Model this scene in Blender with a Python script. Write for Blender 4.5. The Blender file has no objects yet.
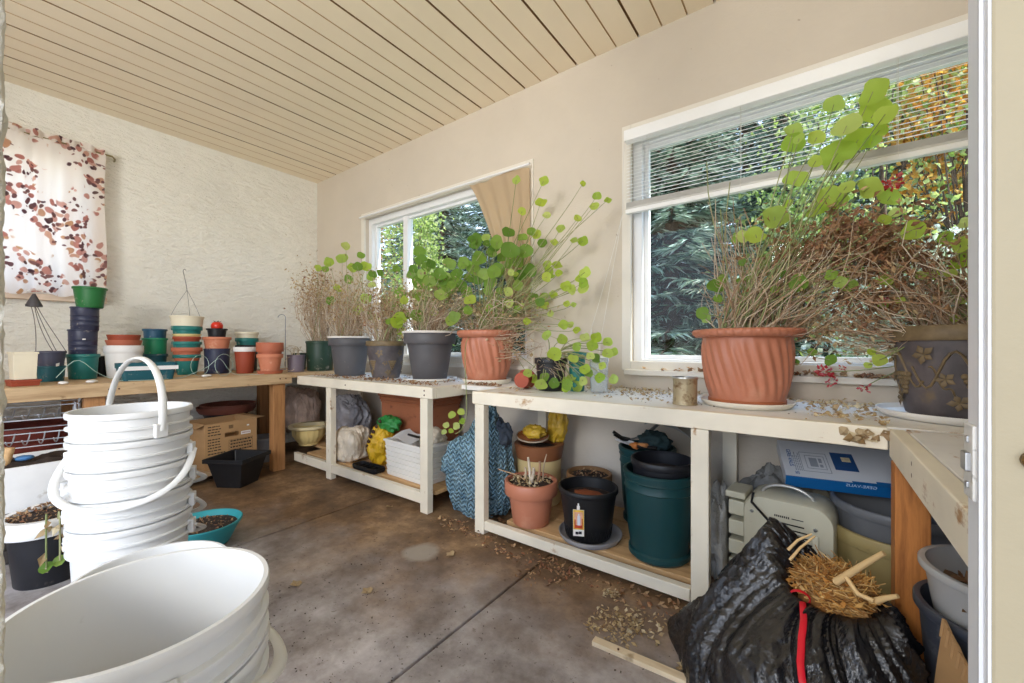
import bpy, math, random
from math import sin, cos, pi, sqrt
from mathutils import Vector, Matrix, Euler, noise as mn

random.seed(11)
SC = bpy.context.scene
COL = SC.collection

# ---------------------------------------------------------------- camera geometry (metres; the photo read at 1024x683)
FPX, CX, HY, HC = 407.0, 512.0, 346.0, 0.92
SA, CA = 0.5934, 0.8049
def ray(px):
    u = (px - CX) / FPX
    return CA*u - SA, SA*u + CA
def atY(px, Y):
    dx, dy = ray(px); t = Y/dy
    return dx*t, Y, t
def atX(px, X):
    dx, dy = ray(px); t = X/dx
    return X, dy*t, t
def atT(px, t):
    dx, dy = ray(px)
    return dx*t, dy*t, t
def atZ(px, py, z):
    t = (z - HC)*FPX/(HY - py)
    dx, dy = ray(px)
    return dx*t, dy*t, t
def zof(py, t): return HC + (HY - py)/FPX*t
def rad(w, px, t):
    u = (px - CX)/FPX
    return w*t/(2*FPX*sqrt(1 + u*u))

# ---------------------------------------------------------------- materials
MATS = {}
def lin(c):
    def f(v):
        v /= 255.0
        return v/12.92 if v <= 0.04045 else ((v+0.055)/1.055)**2.4
    return (f(c[0]), f(c[1]), f(c[2]), 1.0)
def newmat(name):
    m = bpy.data.materials.new(name); m.use_nodes = True
    nt = m.node_tree
    b = nt.nodes.get('Principled BSDF')
    MATS[name] = m
    return m, nt, b
def N(nt, typ, **kw):
    n = nt.nodes.new(typ)
    for k, v in kw.items(): setattr(n, k, v)
    return n
def coords(nt, scale=(1,1,1), obj=True):
    tc = N(nt, 'ShaderNodeTexCoord'); mp = N(nt, 'ShaderNodeMapping')
    mp.inputs['Scale'].default_value = scale
    nt.links.new(tc.outputs['Object' if obj else 'Generated'], mp.inputs['Vector'])
    return mp.outputs['Vector']
def noise_tex(nt, vec, scale, detail=4, rough=.55):
    n = N(nt, 'ShaderNodeTexNoise'); n.inputs['Scale'].default_value = scale
    n.inputs['Detail'].default_value = detail; n.inputs['Roughness'].default_value = rough
    nt.links.new(vec, n.inputs['Vector'])
    return n.outputs['Fac']
def ramp(nt, fac, stops, interp='LINEAR'):
    r = N(nt, 'ShaderNodeValToRGB'); r.color_ramp.interpolation = interp
    e = r.color_ramp.elements
    while len(e) < len(stops): e.new(0.5)
    for el, (p, c) in zip(e, stops):
        el.position = p; el.color = c if len(c) == 4 else (*c, 1)
    nt.links.new(fac, r.inputs['Fac'])
    return r.outputs['Color']
def mixc(nt, fac, a, b, mode='MIX'):
    m = N(nt, 'ShaderNodeMix', data_type='RGBA', blend_type=mode)
    for s, v in ((m.inputs[0], fac), (m.inputs[6], a), (m.inputs[7], b)):
        if hasattr(v, 'links') or hasattr(v, 'is_linked'): nt.links.new(v, s)
        else: s.default_value = v
    return m.outputs[2]
def mathn(nt, op, a, b=0.0, clamp=False):
    m = N(nt, 'ShaderNodeMath', operation=op); m.use_clamp = clamp
    for s, v in ((m.inputs[0], a), (m.inputs[1], b)):
        if hasattr(v, 'is_linked'): nt.links.new(v, s)
        else: s.default_value = v
    return m.outputs[0]
def bump(nt, b, h, strength, dist=.01):
    n = N(nt, 'ShaderNodeBump'); n.inputs['Strength'].default_value = strength
    n.inputs['Distance'].default_value = dist
    nt.links.new(h, n.inputs['Height']); nt.links.new(n.outputs['Normal'], b.inputs['Normal'])
def sc(c, k): return (min(1, c[0]*k), min(1, c[1]*k), min(1, c[2]*k), 1)

def pm(name, col, rough=.5, var=.12, vs=9, dirt=None, bmp=0, bs=40, metal=0, spec=.4, stretch=(1,1,1), trans=0):
    """plain material: base colour with mottling, optional dirt (colour, threshold, scale), optional bump"""
    if name in MATS: return MATS[name]
    m, nt, b = newmat(name)
    v = coords(nt, stretch)
    c = lin(col)
    out = ramp(nt, noise_tex(nt, v, vs), [(.25, sc(c, 1-var)), (.75, sc(c, 1+var))])
    if dirt:
        dc, th, ds = dirt
        f = ramp(nt, noise_tex(nt, v, ds, 6, .65), [(th, (0,0,0)), (min(1, th+.12), (1,1,1))])
        out = mixc(nt, f, out, lin(dc))
    nt.links.new(out, b.inputs['Base Color'])
    b.inputs['Roughness'].default_value = rough
    b.inputs['Metallic'].default_value = metal
    b.inputs['Specular IOR Level'].default_value = spec
    if trans: b.inputs['Transmission Weight'].default_value = trans
    if bmp: bump(nt, b, noise_tex(nt, v, bs, 5, .6), bmp)
    return m

def wood(name, c1, c2, axis='x', rough=.65, paint=None, wear=.6, wscale=7):
    """boards: grain along an axis; paint = colour of worn paint over it"""
    if name in MATS: return MATS[name]
    m, nt, b = newmat(name)
    st = {'x': (1.2, 14, 14), 'y': (14, 1.2, 14), 'z': (14, 14, 1.2)}[axis]
    v = coords(nt, st)
    g = noise_tex(nt, v, 2.2, 6, .62)
    out = ramp(nt, g, [(.3, lin(c1)), (.5, lin(c2)), (.72, lin(c1))])
    v2 = coords(nt)
    if paint:
        pv = ramp(nt, noise_tex(nt, v2, 5, 3), [(.3, sc(lin(paint), .86)), (.7, lin(paint))])
        w = mathn(nt, 'ADD', mathn(nt, 'MULTIPLY', noise_tex(nt, v2, wscale, 7, .7), .7), mathn(nt, 'MULTIPLY', g, .3))
        f = ramp(nt, w, [(wear, (0,0,0)), (wear+.06, (1,1,1))])
        out = mixc(nt, f, pv, out)
    else:
        k = ramp(nt, noise_tex(nt, v2, 14, 3), [(.66, (1,1,1)), (.76, (.45,.38,.3))])
        out = mixc(nt, 1.0, out, k, 'MULTIPLY')
    nt.links.new(out, b.inputs['Base Color'])
    b.inputs['Roughness'].default_value = rough
    bump(nt, b, g, .25, .004)
    return m

def leafmat(name, cols, trans=.45, rough=.5, patch=0):
    """foliage: every leaf its own shade"""
    if name in MATS: return MATS[name]
    m, nt, b = newmat(name)
    gi = N(nt, 'ShaderNodeNewGeometry')
    st = [(i/max(1, len(cols)-1), lin(c)) for i, c in enumerate(cols)]
    c = ramp(nt, gi.outputs['Random Per Island'], st)
    nt.links.new(c, b.inputs['Base Color'])
    b.inputs['Roughness'].default_value = rough
    b.inputs['Specular IOR Level'].default_value = .25
    tr = N(nt, 'ShaderNodeBsdfTranslucent'); nt.links.new(c, tr.inputs['Color'])
    mx = N(nt, 'ShaderNodeMixShader'); mx.inputs[0].default_value = trans
    nt.links.new(b.outputs[0], mx.inputs[1]); nt.links.new(tr.outputs[0], mx.inputs[2])
    nt.links.new(mx.outputs[0], nt.nodes['Material Output'].inputs['Surface'])
    return m

# ---------------------------------------------------------------- mesh builder
class MB:
    def __init__(s): s.v = []; s.f = []; s.mi = []; s.cur = 0
    def face(s, f): s.f.append(f); s.mi.append(s.cur)
    def box(s, x0, x1, y0, y1, z0, z1, rot=None, piv=None):
        b = len(s.v)
        P = [Vector(p) for p in ((x0,y0,z0),(x1,y0,z0),(x1,y1,z0),(x0,y1,z0),(x0,y0,z1),(x1,y0,z1),(x1,y1,z1),(x0,y1,z1))]
        if rot is not None:
            c = Vector(piv) if piv else Vector(((x0+x1)/2,(y0+y1)/2,(z0+z1)/2))
            P = [c + rot @ (p-c) for p in P]
        s.v += [tuple(p) for p in P]
        for q in ((0,3,2,1),(4,5,6,7),(0,1,5,4),(1,2,6,5),(2,3,7,6),(3,0,4,7)): s.face(tuple(b+i for i in q))
        return s
    def hexa(s, P):
        """eight corners: bottom four counter-clockwise, top four"""
        b = len(s.v); s.v += [tuple(p) for p in P]
        for q in ((0,3,2,1),(4,5,6,7),(0,1,5,4),(1,2,6,5),(2,3,7,6),(3,0,4,7)): s.face(tuple(b+i for i in q))
        return s
    def lathe(s, prof, seg=40, c=(0,0,0), fn=None, closed=False):
        """prof: (r, z) from outside bottom round to inside bottom; r = 0 makes a pole"""
        rings = []
        for (r, z) in prof:
            if r < 1e-6:
                rings.append([len(s.v)]); s.v.append((c[0], c[1], c[2]+z))
            else:
                ring = []
                for k in range(seg):
                    a = 2*pi*k/seg
                    rr, zz = (r, z) if fn is None else fn(r, z, a)
                    ring.append(len(s.v)); s.v.append((c[0]+rr*cos(a), c[1]+rr*sin(a), c[2]+zz))
                rings.append(ring)
        prs = list(zip(rings[:-1], rings[1:]))
        if closed: prs.append((rings[-1], rings[0]))
        for A, B in prs:
            if len(A) == 1 and len(B) == 1: continue
            for k in range(seg):
                k2 = (k+1) % seg
                if len(A) == 1: s.face((A[0], B[k2], B[k]))
                elif len(B) == 1: s.face((A[k], A[k2], B[0]))
                else: s.face((A[k], A[k2], B[k2], B[k]))
        return s
    def tube(s, pts, r, seg=6, flat=1.0, caps=True):
        pts = [Vector(p) for p in pts]; n = len(pts)
        rs = r if isinstance(r, (list, tuple)) else [r]*n
        prev = None; rings = []
        for i, p in enumerate(pts):
            d = (pts[min(n-1, i+1)] - pts[max(0, i-1)])
            if d.length < 1e-9: d = Vector((0,0,1))
            d.normalize()
            if prev is None:
                a = Vector((0,0,1)) if abs(d.z) < .9 else Vector((1,0,0))
                nrm = d.cross(a).normalized()
            else:
                nrm = (prev - d*prev.dot(d))
                nrm = nrm.normalized() if nrm.length > 1e-6 else d.orthogonal().normalized()
            prev = nrm; bi = d.cross(nrm)
            ring = []
            for k in range(seg):
                a = 2*pi*k/seg
                q = p + nrm*(rs[i]*cos(a)) + bi*(rs[i]*flat*sin(a))
                ring.append(len(s.v)); s.v.append(tuple(q))
            rings.append(ring)
        for A, B in zip(rings[:-1], rings[1:]):
            for k in range(seg):
                k2 = (k+1) % seg; s.face((A[k], A[k2], B[k2], B[k]))
        if caps and seg > 2:
            s.face(tuple(reversed(rings[0]))); s.face(tuple(rings[-1]))
        return s
    def grid(s, fn, nu, nv, wrap=False):
        b = len(s.v)
        for i in range(nu):
            for j in range(nv): s.v.append(tuple(fn(i/(nu if wrap else nu-1), j/(nv-1))))
        for i in range(nu if wrap else nu-1):
            i2 = (i+1) % nu
            for j in range(nv-1): s.face((b+i*nv+j, b+i2*nv+j, b+i2*nv+j+1, b+i*nv+j+1))
        return s
    def sheet(s, fn, nu, nv, th=.002):
        """grid with thickness: fn(u,v) -> point"""
        P = [[Vector(fn(i/(nu-1), j/(nv-1))) for j in range(nv)] for i in range(nu)]
        b = len(s.v); nn = nu*nv; back = []
        for i in range(nu):
            for j in range(nv):
                du = P[min(nu-1,i+1)][j]-P[max(0,i-1)][j]; dv = P[i][min(nv-1,j+1)]-P[i][max(0,j-1)]
                n = du.cross(dv); n = n.normalized() if n.length > 1e-9 else Vector((0,0,1))
                s.v.append(tuple(P[i][j])); back.append(tuple(P[i][j]-n*th))
        s.v += back
        I = lambda i, j, k: b + k*nn + i*nv + j
        for i in range(nu-1):
            for j in range(nv-1):
                s.face((I(i,j,0), I(i+1,j,0), I(i+1,j+1,0), I(i,j+1,0)))
                s.face((I(i,j,1), I(i,j+1,1), I(i+1,j+1,1), I(i+1,j,1)))
        for i in range(nu-1):
            s.face((I(i,0,0), I(i,0,1), I(i+1,0,1), I(i+1,0,0))); s.face((I(i,nv-1,0), I(i+1,nv-1,0), I(i+1,nv-1,1), I(i,nv-1,1)))
        for j in range(nv-1):
            s.face((I(0,j,0), I(0,j+1,0), I(0,j+1,1), I(0,j,1))); s.face((I(nu-1,j,0), I(nu-1,j,1), I(nu-1,j+1,1), I(nu-1,j+1,0)))
        return s
    def ball(s, c, r, nu=16, nv=10, fn=None):
        """ellipsoid; fn(unit vector) -> radial factor"""
        b = len(s.v); r = (r, r, r) if not isinstance(r, (tuple, list)) else r
        def pt(d):
            k = 1.0 if fn is None else fn(d)
            return (c[0]+d.x*r[0]*k, c[1]+d.y*r[1]*k, c[2]+d.z*r[2]*k)
        s.v.append(pt(Vector((0,0,-1))))
        for j in range(1, nv):
            ph = -pi/2 + pi*j/nv
            for i in range(nu):
                a = 2*pi*i/nu
                s.v.append(pt(Vector((cos(ph)*cos(a), cos(ph)*sin(a), sin(ph)))))
        s.v.append(pt(Vector((0,0,1)))); top = len(s.v)-1
        for i in range(nu):
            i2 = (i+1) % nu
            s.face((b, b+1+i2, b+1+i)); s.face((top, top-nu+i, top-nu+i2))
            for j in range(nv-2):
                o = b+1+j*nu; s.face((o+i, o+i2, o+nu+i2, o+nu+i))
        return s
    def leafdisc(s, p, nrm, r, seg=18, cup=.22, spin=0.0, lobes=.035):
        """round scalloped leaf"""
        nrm = Vector(nrm).normalized(); a = nrm.orthogonal().normalized(); bb = nrm.cross(a)
        p = Vector(p); b = len(s.v); s.v.append(tuple(p - nrm*(r*cup)))
        for k in range(seg):
            an = spin + 2*pi*(k+.5)/seg*.96
            rr = r*(1 + lobes*cos(2.5*(an-spin)*2)) * (1 - .22*max(0, 1-min(k, seg-1-k)/1.2))
            w = r*.10*sin(3*an+spin*5) + r*.05*sin(5*(an-spin))
            s.v.append(tuple(p + a*(rr*cos(an)) + bb*(rr*sin(an)) + nrm*w))
        for k in range(seg-1): s.face((b, b+1+k, b+2+k))
        s.face((b, b+seg, b+1))
        return s
    def blade(s, p, d, side, ln, w, bend=.15):
        """pointed leaf of four triangles folded along its rib"""
        p = Vector(p); d = Vector(d).normalized(); side = Vector(side)
        side = side - d*side.dot(d)
        side = side.normalized() if side.length > 1e-6 else d.orthogonal().normalized()
        n = d.cross(side); b = len(s.v)
        m = p + d*(ln*.5) - n*(w*.35); e = p + d*ln + n*(ln*bend)
        s.v += [tuple(p), tuple(m + side*(w*.5) + n*(w*.3)), tuple(e), tuple(m - side*(w*.5) + n*(w*.3)), tuple(m)]
        s.face((b, b+4, b+1)); s.face((b+4, b+2, b+1)); s.face((b, b+3, b+4)); s.face((b+4, b+3, b+2))
        return s
    def shift(s, d):
        s.v = [(p[0]-d[0], p[1]-d[1], p[2]-d[2]) for p in s.v]; return s

def obj(name, mb, m, parent=None, smooth=0, bevel=0, world=False, mods=None):
    """link one mesh object; world=True: mb is in world coordinates although it hangs under a parent (without rotation)"""
    if world and parent is not None:
        L = parent.location.copy(); q = parent.parent
        while q is not None: L += q.location; q = q.parent
        mb.shift(L)
    me = bpy.data.meshes.new(name); me.from_pydata(mb.v, [], mb.f); me.update()
    ms = m if isinstance(m, (list, tuple)) else [m]
    for x in ms: me.materials.append(x)
    if len(ms) > 1: me.polygons.foreach_set('material_index', mb.mi)
    if smooth:
        me.polygons.foreach_set('use_smooth', [True]*len(me.polygons))
        if smooth < 179: me.set_sharp_from_angle(angle=math.radians(smooth))
    o = bpy.data.objects.new(name, me); COL.objects.link(o)
    if parent is not None: o.parent = parent
    if bevel:
        bv = o.modifiers.new('bevel', 'BEVEL'); bv.width = bevel; bv.segments = 2; bv.limit_method = 'ANGLE'
    return o
def tag(o, label, cat, group=None, kind=None):
    o['label'] = label; o['category'] = cat
    if group: o['group'] = group
    if kind: o['kind'] = kind
    return o
def thing(name, label, cat, loc=(0,0,0), rz=0, group=None, rot=None):
    o = bpy.data.objects.new(name, None); COL.objects.link(o)
    o.empty_display_size = .05
    o.location = loc; o.rotation_euler = rot if rot else (0, 0, rz)
    return tag(o, label, cat, group)
def struct(name, mb, m, parent=None, **kw):
    o = obj(name, mb, m, parent, **kw)
    if parent is None: o['kind'] = 'structure'
    return o
def R(ax, deg): return Matrix.Rotation(math.radians(deg), 3, ax)
def arc(c, r, a0, a1, n, z=0): return [(c[0]+r*cos(a0+(a1-a0)*i/n), c[1]+r*sin(a0+(a1-a0)*i/n), z) for i in range(n+1)]
def bez(a, b, c, d, n=8):
    a, b, c, d = map(Vector, (a, b, c, d)); out = []
    for i in range(n+1):
        t = i/n; k = 1-t
        out.append(a*k**3 + b*(3*k*k*t) + c*(3*k*t*t) + d*t**3)
    return out
def rnd(a, b): return random.uniform(a, b)
def rv(k=1.0): return Vector((rnd(-k,k), rnd(-k,k), rnd(-k,k)))

def crumple(d, o, f=2.4):
    """sharp crests and soft hollows, as in crumpled film or cloth"""
    d = d + Vector((mn.noise(d*1.7+o), mn.noise(d*1.7+o+Vector((5,0,0))), mn.noise(d*1.7+o+Vector((0,7,0)))))*.35
    return (.5-abs(mn.noise(d*f+o))*1.6) + .5*(.5-abs(mn.noise(d*f*2.1+o*1.3))*1.6) + .22*(.5-abs(mn.noise(d*f*4.6+o*.7))*1.6)
# ================================================================ the room
W, XL, XR, HCEIL, ZB, YF = 2.14, -4.02, 0.95, 2.56, 0.695, 1.51

# ---- materials of the shell
def concrete():
    m, nt, b = newmat('concrete')
    v = coords(nt)
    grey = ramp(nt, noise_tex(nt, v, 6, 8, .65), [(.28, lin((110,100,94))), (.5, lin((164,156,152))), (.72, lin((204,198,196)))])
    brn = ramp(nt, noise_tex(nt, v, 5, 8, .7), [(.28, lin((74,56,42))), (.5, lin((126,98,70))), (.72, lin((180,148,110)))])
    # brown damp stain toward the benches; paler grey in front is partly painted-in light
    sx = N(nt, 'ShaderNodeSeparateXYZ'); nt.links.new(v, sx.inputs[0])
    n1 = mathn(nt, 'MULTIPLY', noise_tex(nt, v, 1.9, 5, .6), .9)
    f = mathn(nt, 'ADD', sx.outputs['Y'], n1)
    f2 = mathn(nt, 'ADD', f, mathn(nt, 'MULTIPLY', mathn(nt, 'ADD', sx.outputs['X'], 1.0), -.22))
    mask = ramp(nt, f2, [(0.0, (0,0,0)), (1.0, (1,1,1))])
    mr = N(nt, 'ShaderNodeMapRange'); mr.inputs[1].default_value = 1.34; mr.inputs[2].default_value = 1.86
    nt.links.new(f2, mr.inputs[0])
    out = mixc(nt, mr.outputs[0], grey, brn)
    spk = ramp(nt, noise_tex(nt, v, 46, 5, .7), [(.60, (1,1,1)), (.68, (.42,.36,.3))])
    out = mixc(nt, .8, out, spk, 'MULTIPLY')
    blot = ramp(nt, noise_tex(nt, v, 2.6, 7, .68), [(.36, (.62,.58,.54)), (.56, (1,1,1))])
    out = mixc(nt, .75, out, blot, 'MULTIPLY')
    # a pale round patch near the middle of the floor
    cx0, cy0, t0 = atZ(421, 552, 0)
    dx = mathn(nt, 'SUBTRACT', sx.outputs['X'], cx0); dy = mathn(nt, 'SUBTRACT', sx.outputs['Y'], cy0)
    rr = mathn(nt, 'SQRT', mathn(nt, 'ADD', mathn(nt, 'MULTIPLY', dx, dx), mathn(nt, 'MULTIPLY', dy, dy)))
    rr = mathn(nt, 'ADD', rr, mathn(nt, 'MULTIPLY', noise_tex(nt, v, 14, 3), .05))
    pf = ramp(nt, rr, [(.085, (.75,.75,.75)), (.115, (0,0,0))])
    out = mixc(nt, pf, out, lin((168,160,148)))
    nt.links.new(out, b.inputs['Base Color'])
    b.inputs['Roughness'].default_value = .6
    bump(nt, b, noise_tex(nt, v, 30, 6, .65), .25, .006)
    return m
def stucco(name, col, strength, sc_, stretch=(1,1,1), dist=.01):
    m, nt, b = newmat(name)
    v = coords(nt, stretch)
    h = noise_tex(nt, v, sc_, 5, .6)
    c = lin(col)
    out = ramp(nt, noise_tex(nt, coords(nt), 2.5, 5), [(.3, sc(c,.95)), (.7, sc(c,1.03))])
    sp = ramp(nt, noise_tex(nt, coords(nt), 26, 2), [(.76, (1,1,1)), (.80, (.55,.45,.36))])
    out = mixc(nt, .7, out, sp, 'MULTIPLY')
    nt.links.new(out, b.inputs['Base Color']); b.inputs['Roughness'].default_value = .85
    bump(nt, b, h, strength, dist)
    return m
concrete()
stucco('stucco_white', (246,243,232), 1.0, 24, (1, .5, 1.3), .032)
stucco('wall_paint', (213,202,186), .25, 40)
stucco('stucco_edge', (226,224,214), .8, 60)
pm('ceiling_vinyl', (248,233,205), .45, .03, 3)
pm('ceiling_seam', (200,168,122), .7, .1, 8)
pm('vinyl', (240,240,240), .35, .02, 5)
pm('casing', (232,226,214), .5, .05, 6)
pm('door_white', (222,224,230), .4, .03, 5)
pm('door_beige', (142,132,108), .5, .06, 3, bmp=.08, bs=60)
pm('steel', (170,172,176), .3, .1, 20, metal=.9)
pm('black_metal', (24,22,22), .4, .1)

# ---- floor: four concrete bays with sawn joints between them
mb = MB(); g = .005
for x0, x1 in ((-5.3,-3.345), (-3.335,-2.14), (-2.13,-.935), (-.925,.275), (.285,2.2)):
    mb.box(x0, x1, -1.6, 2.3, -.12, 0)
mb.box(-5.3, 2.2, -1.6, 2.3, -.2, -.012)
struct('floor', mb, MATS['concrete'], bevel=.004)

# ---- ceiling: vinyl soffit, three flats to a panel, running from wall to wall
mb = MB(); prof = []
x = -.379 - .366*11
k = 0
while x < 2.0:
    deep = (k % 3 == 0)
    w_ = .012 if deep else .008; dz_ = .014 if deep else .008
    prof += [(x, 0, 0), (x+.002, dz_, 2 if deep else 1), (x+w_-.002, dz_, 2 if deep else 1), (x+w_, 0, 0)]
    x += .122; k += 1
ys = (-1.6, 2.3)
b0 = len(mb.v)
for (px_, dz, s_) in prof:
    for y_ in ys: mb.v.append((px_, y_, HCEIL + dz))
for i in range(len(prof)-1):
    mb.cur = max(prof[i][2], prof[i+1][2])
    mb.face((b0+2*i, b0+2*i+1, b0+2*i+3, b0+2*i+2))
mb.cur = 0
mb.box(prof[0][0], prof[-1][0], -1.6, 2.3, HCEIL+.02, HCEIL+.16)
struct('ceiling', mb, [MATS['ceiling_vinyl'], MATS['ceiling_seam'], pm('ceiling_joint', (146,112,72), .8, .1, 8)])

# ---- wall with the two large windows
W1 = (-3.20, -1.45, .80, 2.05)
W2 = (-.785, .78, .80, 2.06)
mb = MB()
mb.box(XL-.12, W1[0], W, W+.14, 0, HCEIL+.02)
mb.box(W1[1], W2[0], W, W+.14, 0, HCEIL+.02)
mb.box(W2[1], XR+.12, W, W+.14, 0, HCEIL+.02)
for w in (W1, W2):
    mb.box(w[0], w[1], W, W+.14, 0, w[2]); mb.box(w[0], w[1], W, W+.14, w[3], HCEIL+.02)
struct('wall_back', mb, MATS['wall_paint'])
# ---- left wall with its curtained window
W3 = (-.55, .52, 1.28, 2.16)
mb = MB()
mb.box(XL-.12, XL, -1.6, W3[0], 0, HCEIL+.02); mb.box(XL-.12, XL, W3[1], W, 0, HCEIL+.02)
mb.box(XL-.12, XL, W3[0], W3[1], 0, W3[2]); mb.box(XL-.12, XL, W3[0], W3[1], W3[3], HCEIL+.02)
struct('wall_left', mb, MATS['stucco_white'])
mb = MB(); mb.box(XR, XR+.12, .0, W, 0, HCEIL+.02)
struct('wall_right', mb, MATS['wall_paint'])
mb = MB(); mb.box(XL-.12, -2.5, -1.12, -1.0, 0, HCEIL+.02)  # unseen partial wall, added to keep light off the left corner
struct('wall_front', mb, MATS['wall_paint'])
# ---- the rough stucco corner beside the camera (end of the house wall)
mb = MB()
random.seed(3)
def corner(u, v):
    # u runs round the pier's visible corner, v up
    pth = [(-.60, .0135), (-.50, .0135), (-.40, .0135), (-.337, .0135), (-.317, .012), (-.3115, .004), (-.3115, -.02), (-.3115, -.08), (-.3115, -.16), (-.60, -.16)]
    f = u*(len(pth)-1); i = min(len(pth)-2, int(f)); t = f-i
    x = pth[i][0]*(1-t)+pth[i+1][0]*t; y = pth[i][1]*(1-t)+pth[i+1][1]*t; z = v*(HCEIL+.01)
    d = .0012*mn.noise(Vector((x*60, y*60, z*70))) + .0010*mn.noise(Vector((x*150, y*150, z*190+5)))
    return (x + (d if x > -.36 else 0), y + (d if y > 0 else 0), z)
mb.grid(corner, 37, 900)
struct('wall_front', mb, MATS['stucco_edge'], smooth=60)

# ---- windows
def glassmat():
    m, nt, b = newmat('window_glass')
    nt.nodes.remove(b)
    t = N(nt, 'ShaderNodeBsdfTransparent'); t.inputs[0].default_value = (.93,.96,.96,1)
    gl = N(nt, 'ShaderNodeBsdfGlossy'); gl.inputs['Roughness'].default_value = .03
    fr = N(nt, 'ShaderNodeFresnel'); fr.inputs[0].default_value = 1.35
    mx = N(nt, 'ShaderNodeMixShader')
    ge = N(nt, 'ShaderNodeNewGeometry')
    f_ = mathn(nt, 'MULTIPLY', fr.outputs[0], mathn(nt, 'SUBTRACT', 1.0, ge.outputs['Backfacing']))
    nt.links.new(f_, mx.inputs[0]); nt.links.new(t.outputs[0], mx.inputs[1]); nt.links.new(gl.outputs[0], mx.inputs[2])
    nt.links.new(mx.outputs[0], nt.nodes['Material Output'].inputs[0])
glassmat()
def frame_mb(x0, x1, z0, z1, y0, y1, w):
    mb = MB()
    mb.box(x0, x0+w, y0, y1, z0, z1); mb.box(x1-w, x1, y0, y1, z0, z1)
    mb.box(x0+w, x1-w, y0, y1, z1-w, z1); mb.box(x0+w, x1-w, y0, y1, z0, z0+w)
    return mb
def window(n, w, mull):
    x0, x1, z0, z1 = w
    win = struct('window_%d' % n, frame_mb(x0, x1, z0, z1, W+.035, W+.125, .05), MATS['vinyl'], bevel=.004)
    mb = frame_mb(x0-.045, x1+.045, z0-.01, z1+.045, W-.012, W+.004, .05)
    obj('casing', mb, MATS['casing'], win, bevel=.003)
    # inner reveal lip
    obj('sash', frame_mb(x0+.05, x1-.05, z0+.05, z1-.05, W+.07, W+.11, .022), MATS['vinyl'], win, bevel=.003)
    for mx in mull:
        m2 = MB(); m2.box(mx-.028, mx+.028, W+.055, W+.115, z0+.05, z1-.05)
        obj('mullion', m2, MATS['vinyl'], win, bevel=.004)
    edges = [x0+.06] + list(mull) + [x1-.06]
    for a, b in zip(edges[:-1], edges[1:]):
        m2 = MB(); m2.box(a, b, W+.088, W+.092, z0+.06, z1-.06)
        obj('pane', m2, MATS['window_glass'], win)
    return win
win1 = window(1, W1, [-2.72])
win2 = window(2, W2, [])
mb = MB(); mb.box(W2[0]-.02, W2[1]+.02, W-.05, W+.06, .768, .795)
obj('sill', mb, MATS['casing'], win2, bevel=.004)
mb = MB(); mb.box(W1[0]-.02, W1[1]+.02, W-.03, W+.06, .768, .795)
obj('sill', mb, MATS['casing'], win1, bevel=.004)
# left-wall window behind the flowered curtain
mb = MB()
for a in ((W3[0], W3[0]+.05, W3[2], W3[3]), (W3[1]-.05, W3[1], W3[2], W3[3]), (W3[0]+.05, W3[1]-.05, W3[3]-.05, W3[3]), (W3[0]+.05, W3[1]-.05, W3[2], W3[2]+.05)):
    mb.box(XL-.09, XL-.02, a[0], a[1], a[2], a[3])
win3 = struct('window_3', mb, MATS['vinyl'], bevel=.003)
mb = MB(); mb.box(XL-.055, XL-.05, W3[0]+.04, W3[1]-.04, W3[2]+.04, W3[3]-.04); obj('pane', mb, MATS['window_glass'], win3)
mb = MB(); mb.box(XL-.02, XL+.05, W3[0]-.06, W3[1]+.09, 1.215, 1.255)
obj('sill', mb, pm('sill_tan', (222,200,176), .6, .08, 12), win3, bevel=.004)

# ---- open door at the right edge: its white edge with the latch plate, its beige face
mb = MB(); mb.box(.1000, .93, .4245, .468, .012, 2.03)
door = struct('door_1', mb, MATS['door_beige'], bevel=.002)
mb = MB(); mb.box(.0985, .1002, .424, .470, .012, 2.03)
obj('door_edge', mb, MATS['door_white'], door, bevel=.0015)
mb = MB(); mb.box(.0965, .1, .4345, .4385, .012, 2.03)
obj('weather_strip', mb, pm('strip_grey', (206,208,214), .6, .05), door)
x_, y_, t_ = .0975, .459, .72
zc = zof(461, sqrt(.0975**2+.459**2)*.93*.90)
zl = .92 - .280*(-.593*.0975+.805*.459)
mb = MB(); mb.box(.0955, .099, .4445, .4665, zl-.028, zl+.028)
pl = obj('latch_plate', mb, pm('worn_plate', (206,204,200), .45, .2, 30, dirt=((90,84,76), .58, 60)), door, bevel=.001)
mb = MB()
for dz in (-.018, .0165):
    mb.box(.094, .0965, .453, .458, zl+dz-.0025, zl+dz+.0025)
mb.box(.0925, .0965, .449, .461, zl-.007, zl+.007)
obj('latch_bolt', mb, MATS['steel'], pl, bevel=.001)
mb = MB(); mb.lathe([(0,.0), (.006,.0), (.006,.004), (.004,.006), (0,.006)], 16)
mb.v = [(p[0]+.1186, .4245-p[2], p[1]+zl+.011) for p in mb.v]
obj('keyhole', mb, pm('dark_brass', (110,84,48), .4, .15, 20, metal=.6), door, smooth=40)

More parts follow.
